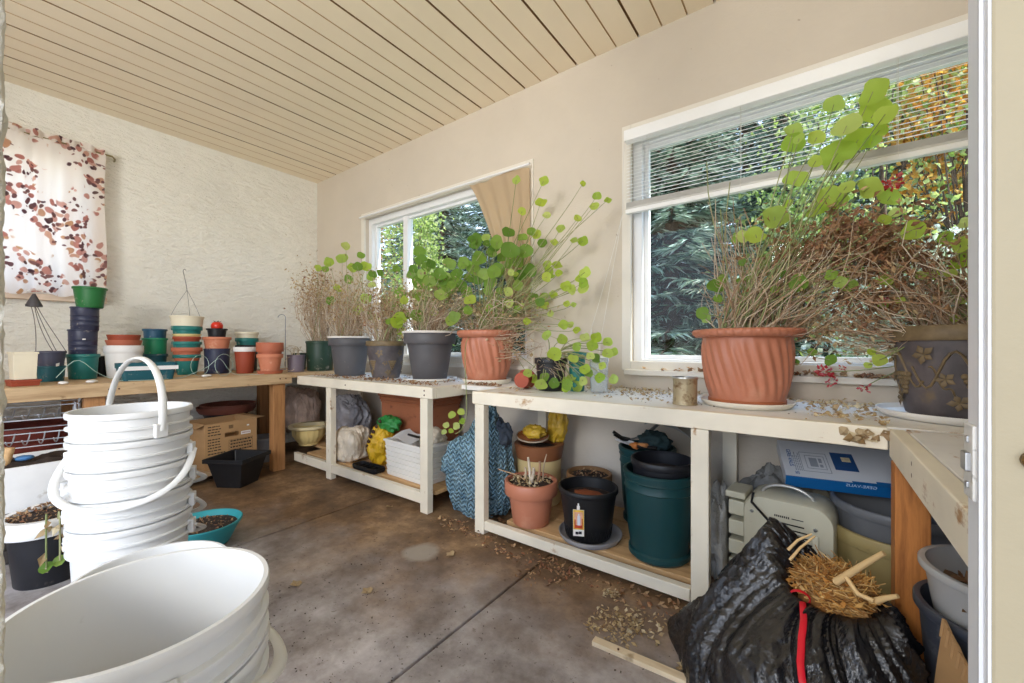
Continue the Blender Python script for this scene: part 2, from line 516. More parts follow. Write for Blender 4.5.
# ================================================================ outdoors
random.seed(21)
pm('lawn', (92,104,58), .9, .3, 6)
mb = MB(); mb.box(-30, 30, W+.5, 40, -.35, -.25)
tag(obj('lawn', mb, MATS['lawn']), 'green lawn outside beyond the windows', 'lawn', kind='structure')
pm('bark', (84,66,52), .9, .25, 14, bmp=.4)
leafmat('spruce_needles', [(22,38,28), (104,132,108), (190,208,186), (44,66,50), (226,234,218)], .25, .6)
leafmat('lime_tree_leaves', [(96,124,52), (168,188,96), (206,214,140), (120,146,70), (232,232,180)], .5)
leafmat('autumn_leaves', [(196,128,48), (226,168,70), (232,196,110), (168,104,44)], .5)
leafmat('red_shrub_leaves', [(120,140,76), (206,160,120), (176,190,110), (208,128,98), (96,116,60)], .5)
leafmat('pale_leaves', [(150,168,130), (204,212,188), (228,232,220), (120,146,104)], .45)

def spruce_meshes(h, rmax, nb, seed):
    random.seed(seed)
    tr = MB(); tr.tube([(0,0,-.3), (.02,0,h*.5), (0,0,h)], [h*.022, h*.014, .01], 8)
    nd = MB()
    for i in range(nb):
        z = .12*h + .86*h*(i/nb)**.9
        L = rmax*(1 - z/h)**.85*rnd(.8, 1.1) + .12
        a = i*2.39996 + rnd(-.3,.3)
        d = Vector((cos(a), sin(a), 0))
        sd = Vector((-sin(a), cos(a), 0))
        droop = rnd(.16,.34)
        def P(t): return d*(L*t) + Vector((0,0, z - droop*L*t*(1.15 - .55*t)))
        tr.tube([P(0), P(.5), P(.97)], [.016*L+.006, .01, .004], 4, caps=False)
        n = int(20 + 30*L)
        for k in range(n):
            t = .15 + .85*(k/n)
            p = P(t)
            w = L*.34*(1-t*.75)
            for sgn in (-1, 1):
                q = p + sd*(sgn*rnd(.0,.35)*w)
                out = (sd*sgn*rnd(.5,1) + d*rnd(.3,.9) + Vector((0,0,rnd(-.45,.08)))).normalized()
                nd.blade(q, out, Vector((0,0,1)).cross(out) + rv(.4), rnd(.4,.85)*w+.06, rnd(.03,.055), rnd(-.2,0))
    return tr, nd
SPR = {}
def spruce(label, x, y, h, r, nb, seed, like=None):
    t = thing('spruce_tree', label, 'tree', (x, y, -.25), rnd(0,6), 'trees outside the windows')
    tr, nd = spruce_meshes(h, r, nb, seed)
    SPR[seed] = (obj('trunk', tr, MATS['bark'], t, smooth=60), obj('needle_branches', nd, MATS['spruce_needles'], t))
def spruce_copy(label, x, y, k, seed):
    t = thing('spruce_tree', label, 'tree', (x, y, -.25), x*3.1, 'trees outside the windows')
    t.scale = (k*1.15, k*1.15, k)
    for o in SPR[seed]:
        c = o.copy(); COL.objects.link(c); c.parent = t
def broadleaf(name, label, x, y, h, r, n, m, seed, zlo=.25, ls=(.06,.11)):
    random.seed(seed)
    t = thing(name, label, 'tree' if 'tree' in name else 'shrub', (x, y, -.25), 0, 'trees outside the windows')
    tr = MB(); lf = MB()
    tr.tube([(0,0,-.05), (.04,.02,h*.35), (0,0,h*.75)], [h*.02+.01, h*.015+.008, .012], 7)
    tips = []
    for i in range(26):
        a = rnd(0, 2*pi); zz = h*(zlo + (1-zlo)*rnd(0,1)**.8)
        k = sin(pi*min(1, max(.08, (zz/h-zlo*.6)/(1.04-zlo*.6))))**.6
        e = Vector((cos(a)*r*k*rnd(.55,1), sin(a)*r*k*rnd(.55,1), zz))
        s_ = Vector((0,0,h*rnd(.15,.6)))
        if s_.z > zz-.05: s_.z = max(.05, zz-.25)
        tr.tube(bez(s_, s_+Vector((0,0,.2)), e-Vector((0,0,.1)), e, 4), [.012,.01,.008,.006,.004], 4, caps=False)
        tips.append(e)
    for k in range(n):
        e = random.choice(tips); p = e + Vector((random.gauss(0,1)*r*.2, random.gauss(0,1)*r*.2, random.gauss(0,1)*h*.07))
        lf.blade(p, rv() + Vector((0,0,-.3)), rv(), rnd(*ls), rnd(*ls)*.7, rnd(-.2,.2))
    obj('trunk', tr, MATS['bark'], t, smooth=60); obj('leaf_crown', lf, MATS[m], t)
spruce('blue-green spruce filling the left half of the large blind window', -1.7, 6.3, 6.6, 2.1, 190, 1)
spruce('blue-green spruce behind the right half of the sliding window', -4.9, 6.6, 6.4, 1.8, 170, 2)
spruce('tall dark spruce far behind the lime-leaved tree', 1.6, 12.0, 8.6, 2.8, 150, 3)
spruce('tall dark spruce far behind, between the two windows', -6.9, 11.5, 8.0, 2.8, 150, 4)
spruce_copy('tall dark spruce in the distance past the nearest spruce', -2.9, 11.0, 1.0, 3)
spruce_copy('tall spruce far back at the left end of the sliding window', -10.6, 10.2, 1.0, 4)
spruce_copy('far spruce filling the gap between the lime tree and the distant spruces', -.6, 13.5, 1.1, 4)
spruce_copy('tall spruce far back at the right behind the autumn tree', 5.2, 12.6, 1.05, 3)
spruce_copy('far spruce showing through the narrow left pane', -13.8, 11.0, .95, 3)
for k_, (x_, l_) in enumerate(((-17.5, 'distant spruce beyond the narrow left pane, last in the back row'), (-12.0, 'distant spruce behind the reddish shrub in the back row'), (-6.8, 'distant spruce behind the yellow-green shrub in the back row'), (-1.9, 'distant spruce in the back row between lime tree and near spruce'), (3.0, 'distant spruce in the back row behind the lime tree'))):
    spruce_copy(l_, x_, 17.0, 1.75, 3 + k_ % 2)
spruce_copy('far spruce closing the view behind the yellow-green shrub', -8.8, 13.0, 1.05, 3)
spruce_copy('far spruce behind the spruce of the sliding window', -5.0, 13.4, 1.15, 4)
broadleaf('lime_tree', 'tall pale lime-green leafy tree beyond the blind', .75, 7.4, 5.2, 1.5, 6500, 'lime_tree_leaves', 6, .12)
broadleaf('maple_tree', 'yellow-orange autumn tree at the right edge of the window', 1.36, 6.5, 5.0, .55, 2200, 'autumn_leaves', 7, .62)
broadleaf('lilac_shrub', 'pale grey-green shrub low behind the big potted plants', 1.15, 5.4, 2.0, 1.0, 3600, 'pale_leaves', 8, .05)
broadleaf('viburnum_shrub', 'yellow-green leafy shrub behind the sliding window', -5.75, 4.75, 3.9, .62, 4600, 'lime_tree_leaves', 9, .05, (.05,.09))
broadleaf('barberry_shrub', 'reddish autumn shrub behind the narrow left pane', -7.2, 5.0, 3.9, .9, 5200, 'red_shrub_leaves', 10, .05, (.05,.09))
broadleaf('birch_tree', 'pale leafy tree in the distance at far right', 4.3, 10.5, 5.0, 1.7, 4000, 'pale_leaves', 12, .1, (.08,.14))
# grey board fence low behind the big window
pm('fence_wood', (128,126,120), .8, .15, 6, bmp=.2, stretch=(1,1,6))
fen = thing('garden_fence', 'weathered grey board fence below the spruce outside', 'fence', (-.4, 3.7, -.25))
for k in range(7):
    mb = MB(); mb.box(-2.6, 2.6, 0, .025, .09+k*.135, .09+k*.135+.125)
    obj('board', mb, MATS['fence_wood'], fen, bevel=.004)
for x in (-2.5, -.85, .85, 2.5):
    mb = MB(); mb.box(x-.05, x+.05, .025, .125, 0, 1.08)
    obj('post', mb, MATS['fence_wood'], fen, bevel=.004)

# ---- light: the sky, the sun on the garden
wd = bpy.data.worlds.new('sky'); SC.world = wd; wd.use_nodes = True
nt = wd.node_tree; bg = nt.nodes['Background']
tc = N(nt, 'ShaderNodeTexCoord'); sp = N(nt, 'ShaderNodeSeparateXYZ'); nt.links.new(tc.outputs['Generated'], sp.inputs[0])
col = ramp(nt, sp.outputs['Z'], [(0.0, (.74,.74,.72)), (.05, (.74,.84,1.0)), (.45, (.50,.68,1.0)), (1.0, (.36,.55,.95))])
nt.links.new(col, bg.inputs['Color']); bg.inputs['Strength'].default_value = 1.55
sun = bpy.data.lights.new('sun', 'SUN'); sun.energy = 4.2; sun.angle = .01; sun.color = (1.0, .94, .84)
so = bpy.data.objects.new('sun', sun); COL.objects.link(so)
so.rotation_euler = Vector((-.70, -.10, -.70)).to_track_quat('-Z', 'Y').to_euler()

# added fill lamp, out of view behind the camera, to brighten the room
lp = bpy.data.lights.new('fill_lamp', 'POINT'); lp.energy = 105; lp.shadow_soft_size = .5; lp.color = (1.0, .965, .91)
lo = bpy.data.objects.new('fill_lamp', lp); COL.objects.link(lo); lo.location = (-.35, -2.6, 1.9)
# ---- camera and view
cam = bpy.data.cameras.new('camera'); cam.sensor_width = 36; cam.lens = FPX/1024*36
cam.shift_y = 4.5/1024; cam.clip_start = .02; cam.clip_end = 200
co = bpy.data.objects.new('camera', cam); COL.objects.link(co)
co.location = (0, 0, HC); co.rotation_euler = (pi/2, 0, math.atan2(SA, CA))
SC.camera = co
SC.view_settings.view_transform = 'Standard'; SC.view_settings.look = 'None'
SC.view_settings.gamma = 1; SC.view_settings.use_curve_mapping = False
SC.view_settings.exposure = 1.22
# ================================================================ potting benches
random.seed(5)
ZL = .714
wood('pine', (166,134,96), (202,172,132), 'y', .7)
wood('pine_leg', (146,98,56), (186,134,84), 'z', .6)
wood('pine_shelf', (186,142,92), (212,172,122), 'x', .7)
wood('orange_post', (142,82,34), (200,128,62), 'z', .55)
PW = (240,230,208)
wood('paint_x', (150,110,70), (190,150,104), 'x', .55, PW, .57)
wood('paint_y', (150,110,70), (190,150,104), 'y', .55, PW, .56)
wood('paint_z', (150,110,70), (190,150,104), 'z', .55, PW, .60)
wood('paint_top', (150,112,76), (188,150,108), 'x', .6, (240,236,228), .58, 5)
pm('screw_rust', (92,60,40), .6, .2, 30)
def screws(root, pts, ax):
    for p in pts:
        mb = MB(); mb.lathe([(0,0), (.005,0), (.005,.002), (0,.003)], 10)
        if ax == '-y': mb.v = [(p[0]+a, p[1]-c, p[2]+b) for a, b, c in mb.v]
        else: mb.v = [(p[0]+c, p[1]+a, p[2]+b) for a, b, c in mb.v]
        obj('screw', mb, MATS['screw_rust'], root, world=True)

# -- bare wood bench along the left wall
LB = thing('potting_bench', 'bare wood bench along the left wall, loaded with stacked small pots', 'bench', (-3.58, .5, 0), group='potting benches')
for i in range(5):
    x0 = XL+.02 + i*.1735
    mb = MB(); mb.box(x0, x0+.169, -.7, 2.1, .682, ZL)
    obj('top_board', mb, MATS['pine'], LB, bevel=.003, world=True)
mb = MB(); mb.box(-3.165, -3.132, -.7, 1.475, .642, ZL+.001); obj('front_rail', mb, MATS['pine'], LB, bevel=.003, world=True)
for x, y, m_ in ((-3.20, 1.40, 'pine_leg'), (-3.20, .44, 'pine_leg'), (-3.20, -.55, 'pine_leg'), (-3.975, 1.62, 'pine_leg'), (-3.975, .44, 'pine_leg')):
    mb = MB(); mb.box(x-.033, x+.033, y-.042, y+.042, 0, .680); obj('leg', mb, MATS[m_], LB, bevel=.003, world=True)
for i in range(3):
    mb = MB(); x0 = -3.93 + i*.22; mb.box(x0+.035, x0+.235, -.5, 1.30, .045, .075); obj('shelf_board', mb, MATS['pine'], LB, bevel=.003, world=True)
screws(LB, [(-3.132, y, .68) for y in (.49, .53, 1.39, 1.43)], 'x')

# -- white painted bench under the sliding window
B1 = thing('potting_bench', 'short white painted bench below the sliding window with grey pots on top', 'bench', (-2.4, 1.8, 0), group='potting benches')
mb = MB(); mb.box(-3.13, -1.648, YF, YF+.032, .632, ZB); obj('front_rail', mb, MATS['paint_x'], B1, bevel=.003, world=True)
mb = MB(); mb.box(-1.68, -1.648, YF+.033, 2.13, .632, ZB-.001); obj('end_rail', mb, MATS['paint_y'], B1, bevel=.003, world=True)
for i, (y0, y1, xr) in enumerate(((YF+.033, 1.735, -1.682), (1.738, 1.93, -1.372), (1.933, 2.132, -1.372))):
    mb = MB(); mb.box(-3.12, xr, y0, y1, .667, ZB-.0015); obj('top_board', mb, MATS['paint_top'], B1, bevel=.002, world=True)
for x, y in ((-2.695, YF+.034), (-1.718, YF+.034), (-2.65, 2.09), (-1.72, 2.09), (-3.16, 2.09)):
    y0 = y if y < 2 else y-.03
    mb = MB(); mb.box(x-.030, x+.030, y0-.032 if y < 2 else y0, y0+.010, 0, .631 if y < 2 else .665)
    obj('leg', mb, MATS['paint_z'], B1, bevel=.003, world=True)
mb = MB(); mb.box(-3.15, -1.725, YF+.005, YF+.037, .045, .107)
mb2 = MB(); mb2.box(-3.19, -2.727, YF+.006, YF+.038, .046, .107); mb2.box(-2.663, -1.750, YF+.006, YF+.038, .046, .107)
obj('shelf_rail', mb2, MATS['paint_x'], B1, bevel=.003, world=True)
for i in range(3):
    y0 = YF+.075 + i*.165
    mb = MB(); mb.box(-3.62 if i else -3.13, -1.70, y0, y0+.16, .082, .103); obj('shelf_board', mb, MATS['pine_shelf'], B1, bevel=.002, world=True)
screws(B1, [(-2.48, YF, .662), (-1.71, YF, .675), (-1.71, YF, .65)], '-y')

# -- long white bench under the big window
B2 = thing('potting_bench', 'long white painted bench below the blind window with terracotta pot on top', 'bench', (-.3, 1.8, 0), group='potting benches')
mb = MB(); mb.box(-1.36, .168, YF, YF+.034, .634, ZB); obj('front_rail', mb, MATS['paint_x'], B2, bevel=.003, world=True)
mb = MB(); mb.box(-1.36, -1.328, YF+.035, 2.13, .634, ZB-.001); obj('end_rail', mb, MATS['paint_y'], B2, bevel=.003, world=True)
for i, (y0, y1) in enumerate(((YF+.035, 1.733), (1.736, 1.932), (1.935, 2.13))):
    mb = MB(); mb.box(-1.326, .93, y0, y1, .667, ZB-.0015); obj('top_board', mb, MATS['paint_top'], B2, bevel=.002, world=True)
for x, y in ((-1.315, YF), (-.312, YF), (-1.30, 2.09), (-.30, 2.09)):
    y0 = y if y < 2 else y-.03
    mb = MB(); mb.box(x-.029, x+.029, y0+.002, y0+.042, 0, .633 if y < 2 else .665)
    obj('leg', mb, MATS['paint_z'], B2, bevel=.003, world=True)
mb = MB(); mb.box(-1.284, -.344, YF+.004, YF+.038, .024, .068); obj('shelf_rail', mb, MATS['paint_x'], B2, bevel=.003, world=True)
for i in range(3):
    y0 = YF+.075 + i*.165
    mb = MB(); mb.box(-1.2, -.35, y0, y0+.16, .046, .068); obj('shelf_board', mb, MATS['pine_shelf'], B2, bevel=.002, world=True)

# -- side bench reaching toward the camera at the right
B3 = thing('potting_bench', 'white worn side bench on a rusty orange post beside the open door', 'bench', (.55, 1.2, 0), group='potting benches')
mb = MB(); mb.box(.170, .202, .60, YF-.002, .618, ZB-.001); obj('front_rail', mb, MATS['paint_y'], B3, bevel=.003, world=True)
wood('paint_top_y', (150,112,76), (188,150,108), 'y', .6, (236,234,230), .57, 6)
for i in range(4):
    x0 = .203 + i*.183
    mb = MB(); mb.box(x0, x0+.18, .60, YF-.002, .667, ZB+.001); obj('top_board', mb, MATS['paint_top_y'], B3, bevel=.002, world=True)
mb = MB(); mb.box(.170, .236, 1.415, 1.48, 0, .616); obj('leg', mb, MATS['orange_post'], B3, bevel=.003, world=True)
mb = MB(); mb.box(.238, .262, 1.41, 1.475, .52, .664); obj('brace', mb, MATS['orange_post'], B3, bevel=.003, world=True)
mb = MB(); mb.box(.85, .92, .62, .70, 0, .664); obj('leg', mb, MATS['orange_post'], B3, bevel=.003, world=True)
screws(B3, [(.170, 1.2, .67), (.170, 1.2, .645)], 'x')

# ================================================================ blind and curtains
random.seed(8)
pm('blind_white', (252,252,250), .35, .03, 8)
pm('cord_white', (226,222,214), .8, .05)
BL = thing('mini_blind', 'white mini blind lowered over the top third of the big window', 'blind', (-.02, 2.10, 2.06))
x0, x1 = -.80, .80
mb = MB(); mb.box(x0, x1, 2.075, 2.125, 1.998, 2.055); obj('headrail', mb, MATS['blind_white'], BL, bevel=.004, world=True)
mb = MB(); n = 17
for k in range(n):
    z = 1.985 - k*.0178
    for i in range(12):
        pass
    y0, y1 = 2.090, 2.112
    b = len(mb.v)
    for x in (x0+.01, x1-.01):
        for (y, dz) in ((y0, -.0055), ((y0+y1)/2, .0015), (y1, .0055)):
            mb.v.append((x, y, z+dz)); mb.v.append((x, y, z+dz-.0008))
    for a in (0, 2):
        mb.face((b+a, b+6+a, b+8+a, b+2+a)); mb.face((b+1+a, b+3+a, b+9+a, b+7+a))
    mb.face((b, b+1, b+7, b+6)); mb.face((b+4, b+10, b+11, b+5))
    mb.face((b, b+2, b+3, b+1)); mb.face((b+2, b+4, b+5, b+3)); mb.face((b+6, b+7, b+9, b+8)); mb.face((b+8, b+9, b+11, b+10))
obj('slats', mb, MATS['blind_white'], BL, smooth=60, world=True)
mb = MB()
for k in range(9): mb.box(x0+.01, x1-.01, 2.087, 2.114, 1.648+k*.0032, 1.650+k*.0032)
mb.box(x0+.01, x1-.01, 2.088, 2.113, 1.640, 1.649)
obj('gathered_slats', mb, pm('blind_stack', (214,212,206), .5, .05), BL, world=True)
mb = MB(); mb.box(x0+.005, x1-.005, 2.086, 2.115, 1.618, 1.640); obj('bottom_rail', mb, MATS['blind_white'], BL, bevel=.003, world=True)
for x in (x0+.12, -.26, .26, x1-.12):
    mb = MB(); mb.tube([(x, 2.0865, 2.0), (x, 2.0865, 1.63), (x, 2.1145, 1.63), (x, 2.1145, 2.0)], .0008, 4)
    obj('ladder_cord', mb, MATS['cord_white'], BL, world=True)
mb = MB()
a = Vector((-.80, 2.08, 1.64)); e = Vector((-1.0, 2.07, 1.03))
mb.tube(bez((-.79,2.072,2.0), (-.80,2.068,1.9), (-.80,2.066,1.8), (-.80,2.066,1.62), 6), .0016, 5)
mb.tube(bez((-.80,2.066,1.62), (-.86,2.07,1.4), (-.93,2.09,1.2), (-.995,2.10,1.02), 8), .0016, 5)
mb.tube([(-.995,2.10,1.02), (-.995,2.10,.985)], [.003,.006], 8)
obj('pull_cord', mb, MATS['cord_white'], BL, world=True)
mb = MB(); mb.tube(bez((-.80,2.064,1.62), (-.85,2.066,1.35), (-.90,2.09,1.15), (-.945,2.10,.92), 8), .0016, 5)
mb.tube([(-.945,2.10,.92), (-.945,2.10,.885)], [.003,.006], 8)
obj('pull_cord', mb, MATS['cord_white'], BL, world=True)

def clothmat(name, base, flowers=None, trans=.5):
    m, nt, b = newmat(name)
    v = coords(nt)
    out = lin(base)
    if flowers:
        # printed sprays: dark and rose petals scattered in loose bunches
        tcv = coords(nt, (1, 1, 1))
        w = N(nt, 'ShaderNodeTexNoise'); w.inputs['Scale'].default_value = 7; nt.links.new(tcv, w.inputs['Vector'])
        add = N(nt, 'ShaderNodeMix', data_type='RGBA', blend_type='LINEAR_LIGHT'); add.inputs[0].default_value = .05
        nt.links.new(tcv, add.inputs[6]); nt.links.new(w.outputs['Color'], add.inputs[7])
        bunch = noise_tex(nt, tcv, 5.2, 2, .5)
        cur = None
        for (sc_, th, stops, blo) in flowers:
            vo = N(nt, 'ShaderNodeTexVoronoi'); vo.inputs['Scale'].default_value = sc_; vo.inputs['Randomness'].default_value = 1
            nt.links.new(add.outputs[2], vo.inputs['Vector'])
            pet = ramp(nt, vo.outputs['Distance'], [(th, (1,1,1)), (th+.03, (0,0,0))])
            bm_ = ramp(nt, bunch, [(blo, (0,0,0)), (blo+.015, (1,1,1))])
            sx = N(nt, 'ShaderNodeSeparateColor'); nt.links.new(vo.outputs['Color'], sx.inputs[0])
            pc = ramp(nt, sx.outputs[0], [(i/(len(stops)-1), lin(c)) for i, c in enumerate(stops)])
            keep = ramp(nt, sx.outputs[1], [(.10, (0,0,0)), (.12, (1,1,1))])
            f = mixc(nt, 1.0, mixc(nt, 1.0, pet, bm_, 'MULTIPLY'), keep, 'MULTIPLY')
            out = mixc(nt, f, out, pc)
    if isinstance(out, tuple): b.inputs['Base Color'].default_value = out
    else: nt.links.new(out, b.inputs['Base Color'])
    b.inputs['Roughness'].default_value = .9; b.inputs['Specular IOR Level'].default_value = .1
    tr = N(nt, 'ShaderNodeBsdfTranslucent')
    if isinstance(out, tuple): tr.inputs[0].default_value = out
    else: nt.links.new(out, tr.inputs[0])
    mx = N(nt, 'ShaderNodeMixShader'); mx.inputs[0].default_value = trans
    nt.links.new(b.outputs[0], mx.inputs[1]); nt.links.new(tr.outputs[0], mx.inputs[2])
    nt.links.new(mx.outputs[0], nt.nodes['Material Output'].inputs[0])
    return m
clothmat('flower_cloth', (250,245,240), [(21, .42, [(222,178,166), (202,150,140), (232,200,188), (214,178,140)], .44), (28, .38, [(124,98,104), (150,116,118), (178,140,134), (132,108,106)], .50)], .68)
clothmat('tan_cloth', (222,200,168), None, .45)
CU = thing('flowered_curtain', 'sheer white curtain printed with brown and rose leaves over the left wall window', 'curtain', (-3.9, .1, 2.24))
def curt(u, v):
    y = -.6 + u*1.195; z = 2.235 - v*(.985 + .012*sin(u*40))
    k = .5+.5*min(1, v*4)
    return (-3.915 + .018*k*sin(u*58 + .6*sin(u*17)) + .008*sin(u*23+v*2), y + .006*sin(v*7+u*9), z)
mb = MB(); mb.sheet(curt, 140, 16, .0012)
obj('cloth', mb, MATS['flower_cloth'], CU, smooth=70, world=True)
def ruff(u, v):
    y = -.6 + u*1.19
    return (-3.912 + .014*sin(u*95), y, 2.225 + v*.05 + .006*sin(u*70))
mb = MB(); mb.sheet(ruff, 140, 4, .0012); obj('ruffle', mb, MATS['flower_cloth'], CU, smooth=70, world=True)
mb = MB(); mb.tube([(-3.925,-.65,2.24), (-3.925,.63,2.24), (-3.97,.65,2.24), (-4.018,.655,2.24)], .006, 8); obj('curtain_rod', mb, pm('rod_brass', (150,136,96), .4, .1, metal=.5), CU, smooth=50, world=True)

TC = thing('tan_curtain', 'tan curtain pulled aside at the right end of the sliding window', 'curtain', (-1.5, 2.09, 2.02))
def tanc(u, v):
    w0, w1 = .50, .10
    x1 = -1.415; w = w0 + (w1-w0)*min(1, v*1.0)**.8
    x = x1 - w*(1-u)
    return (x, 2.098 + .014*sin(u*26+v)*(.4+v) , 2.035 - v*.95 - .01*sin(u*7))
mb = MB(); mb.sheet(tanc, 60, 20, .0015); obj('cloth', mb, MATS['tan_cloth'], TC, smooth=70, world=True)
mb = MB(); mb.tube([(-3.2, 2.085, 2.045), (-1.40, 2.085, 2.045)], .008, 8); obj('curtain_rod', mb, MATS['vinyl'], TC, smooth=50, world=True)
# ================================================================ pots
random.seed(14)
def plastic(name, col, dirt=None, rough=.42, bmp=.0): return pm(name, col, rough, .08, 7, dirt=dirt, bmp=bmp)
DUST = ((170,160,146), .60, 18)
TEAL = plastic('teal_plastic', (38,118,112), DUST); DTEAL = plastic('dark_teal_plastic', (30,86,96), DUST)
SEA = plastic('sea_green_plastic', (40,140,100), DUST); NAVY = plastic('navy_plastic', (52,56,78), DUST)
SLATE = plastic('slate_plastic', (72,74,92), DUST); BLACKP = plastic('black_plastic', (34,34,38), ((92,86,80), .66, 16))
GREENP = plastic('forest_plastic', (44,112,60), DUST); DGREEN = plastic('dark_green_plastic', (44,66,52), DUST)
TERRA = plastic('terracotta_plastic', (182,104,76), ((204,136,106), .60, 12), .6)
TERRAD = plastic('terracotta_dark', (158,72,48), ((196,120,90), .62, 14), .6)
TERRAL = plastic('terracotta_light', (206,130,98), ((226,180,150), .58, 12), .62)
CREAM = plastic('cream_plastic', (232,222,196), ((170,150,120), .64, 12)); WHITEP = plastic('white_plastic', (236,234,230), ((186,176,160), .62, 14))
GREYP = plastic('grey_plastic', (98,96,100), ((150,140,130), .60, 12)); BLUEP = plastic('blue_plastic', (40,84,110), DUST)
SOIL = pm('potting_soil', (58,46,38), .95, .4, 30, dirt=((170,160,150), .64, 60), bmp=.9, bs=70)
WIRE = pm('wire_grey', (150,146,140), .4, .15, 20, metal=.7)
def pot_parts(root, r, h, rb, mat, rimh=.03, rimo=.006, th=.0035, rimmat=None, soil=None, flute=None, seg=40, ribs=(), soilmat=None, base=None, belly=0):
    r0 = r - rimo
    def ro(z):
        t = z/h
        return rb + (r0-rb)*t + belly*sin(pi*t)
    prof = [(0, 0), (rb*.96, 0), (rb, .004)]
    zs = [h*k/18 for k in range(1, 18)] + [h-.001] if (belly or flute) else [h*.5, h-.001]
    for zr in ribs: zs += [zr-.003, zr, zr+.003]
    for z in sorted(zs):
        k = .0025 if any(abs(z-q) < 1e-6 for q in ribs) else 0
        prof.append((ro(z)+k, z))
    prof += [(ro(h)-th, h-.001)]
    for k in (6, 4, 2): prof.append((ro(h*k/8)-th, h*k/8))
    prof += [(rb-th, th), (0, th)]
    obj('pot_body', MB().lathe(prof, seg, fn=flute), mat, root, smooth=45)
    if rimh:
        a, b_ = ro(h-rimh), ro(h)
        c = min(.003, rimh*.2)
        pr = [(a-.001, h-rimh), (r-.002, h-rimh), (r, h-rimh+c), (r, h-c), (r-c, h), (b_-th-.001, h), (b_-th-.001, h-.004)]
        obj('rim', MB().lathe(pr, seg, closed=True), rimmat or mat, root, smooth=45)
    if soil:
        rr = ro(h*soil)-th-.0005
        random.seed(int(r*1e5))
        mb = MB(); mb.lathe([(rr, h*soil), (rr*.8, h*soil+.004), (rr*.5, h*soil+.008), (rr*.2, h*soil+.010), (0, h*soil+.008)], 28,
                            fn=lambda q, z, a: (q, z + (.006*mn.noise(Vector((q*cos(a)*30, q*sin(a)*30, 7))) if q < rr*.95 else 0)))
        obj('soil', mb, soilmat or SOIL, root, smooth=60)
def pot(name, label, loc, r, h, rb, mat, group=None, cat='pot', rz=0, tilt=None, **kw):
    t = thing(name, label, cat, loc, rz, group, rot=tilt)
    pot_parts(t, r, h, rb, mat, **kw)
    return t
def saucer(label, loc, r, h, mat, group=None, name='saucer', th=.004):
    mb = MB(); mb.lathe([(0,0), (r*.9,0), (r-.004,h*.5), (r,h-.002), (r,h), (r-th,h), (r-th-.006,h*.4), (r*.86,th), (0,th)], 48)
    o = obj(name, mb, mat, None, smooth=45); o.location = loc
    return tag(o, label, 'saucer', group)

GS = 'stacked pots on the left bench'
def stack(px, X, items, z0=None, dyaw=0, jx=()):
    """items bottom to top: (name, y of the top in the photo, top width, bottom width, material, label, kwargs); each stands in or on the one below"""
    x, y, t = atX(px, X)
    z = ZL if z0 is None else z0; out = []
    for i, (name, yt, wt, wb, mat, label, kw) in enumerate(items):
        kw = dict(kw); nest = kw.pop('nest', 0); dx = kw.pop('dx', 0)
        top = zof(yt, t - rad(wt, px, t)*.3); zb = z - nest + .0015
        r, rb = rad(wt, px, t), rad(wb, px, t)
        lx = dx*t/FPX
        pot(name, label, (x + CA*lx, y + SA*lx, zb), r, top-zb, rb, mat, group=GS, **kw)
        z = top; out.append((x, y, top, t))
    return out
# cream square planter on a terracotta tray
x, y, t = atX(23, -3.29)
tr = thing('planter_tray', 'terracotta tray under the square cream planter at bench end', 'tray', (x, y, ZL), .15)
mb = MB(); s_ = .047; mb.hexa([(-s_,-s_,0), (s_,-s_,0), (s_,s_,0), (-s_,s_,0), (-s_*1.08,-s_*1.08,.028), (s_*1.08,-s_*1.08,.028), (s_*1.08,s_*1.08,.028), (-s_*1.08,s_*1.08,.028)])
obj('tray_body', mb, TERRAD, tr, bevel=.003)
mb = MB(); w_ = .008; q = s_*1.08
for a in ((-q-.003,q+.003,-q-.003,-q+w_), (-q-.003,q+.003,q-w_,q+.003), (-q-.003,-q+w_,-q+w_,q-w_), (q-w_,q+.003,-q+w_,q-w_)): mb.box(a[0], a[1], a[2], a[3], .022, .032)
obj('lip', mb, TERRAD, tr, bevel=.002)
pt = thing('square_planter', 'square cream planter at the left end of the bare wood bench', 'planter', (x, y, ZL+.034), .15)
mb = MB(); a, b_, h_ = .038, .043, .142; i_ = .005
o4 = lambda s, z: [(-s,-s,z), (s,-s,z), (s,s,z), (-s,s,z)]
mb.v = o4(a,0)+o4(b_,h_)+o4(b_-i_,h_)+o4(a-i_,.006)
for k in range(3):
    for j in range(4): mb.face((4*k+j, 4*k+(j+1)%4, 4*k+4+(j+1)%4, 4*k+4+j))
mb.face((3,2,1,0)); mb.face((12,13,14,15))
obj('planter_body', mb, CREAM, pt, bevel=.002)
mb = MB(); q = b_+.003
for e in ((-q,q,-q,-q+.006), (-q,q,q-.006,q), (-q,-q+.006,-q+.006,q-.006), (q-.006,q,-q+.006,q-.006)): mb.box(e[0], e[1], e[2], e[3], h_-.012, h_)
obj('rim', mb, CREAM, pt, bevel=.0015)
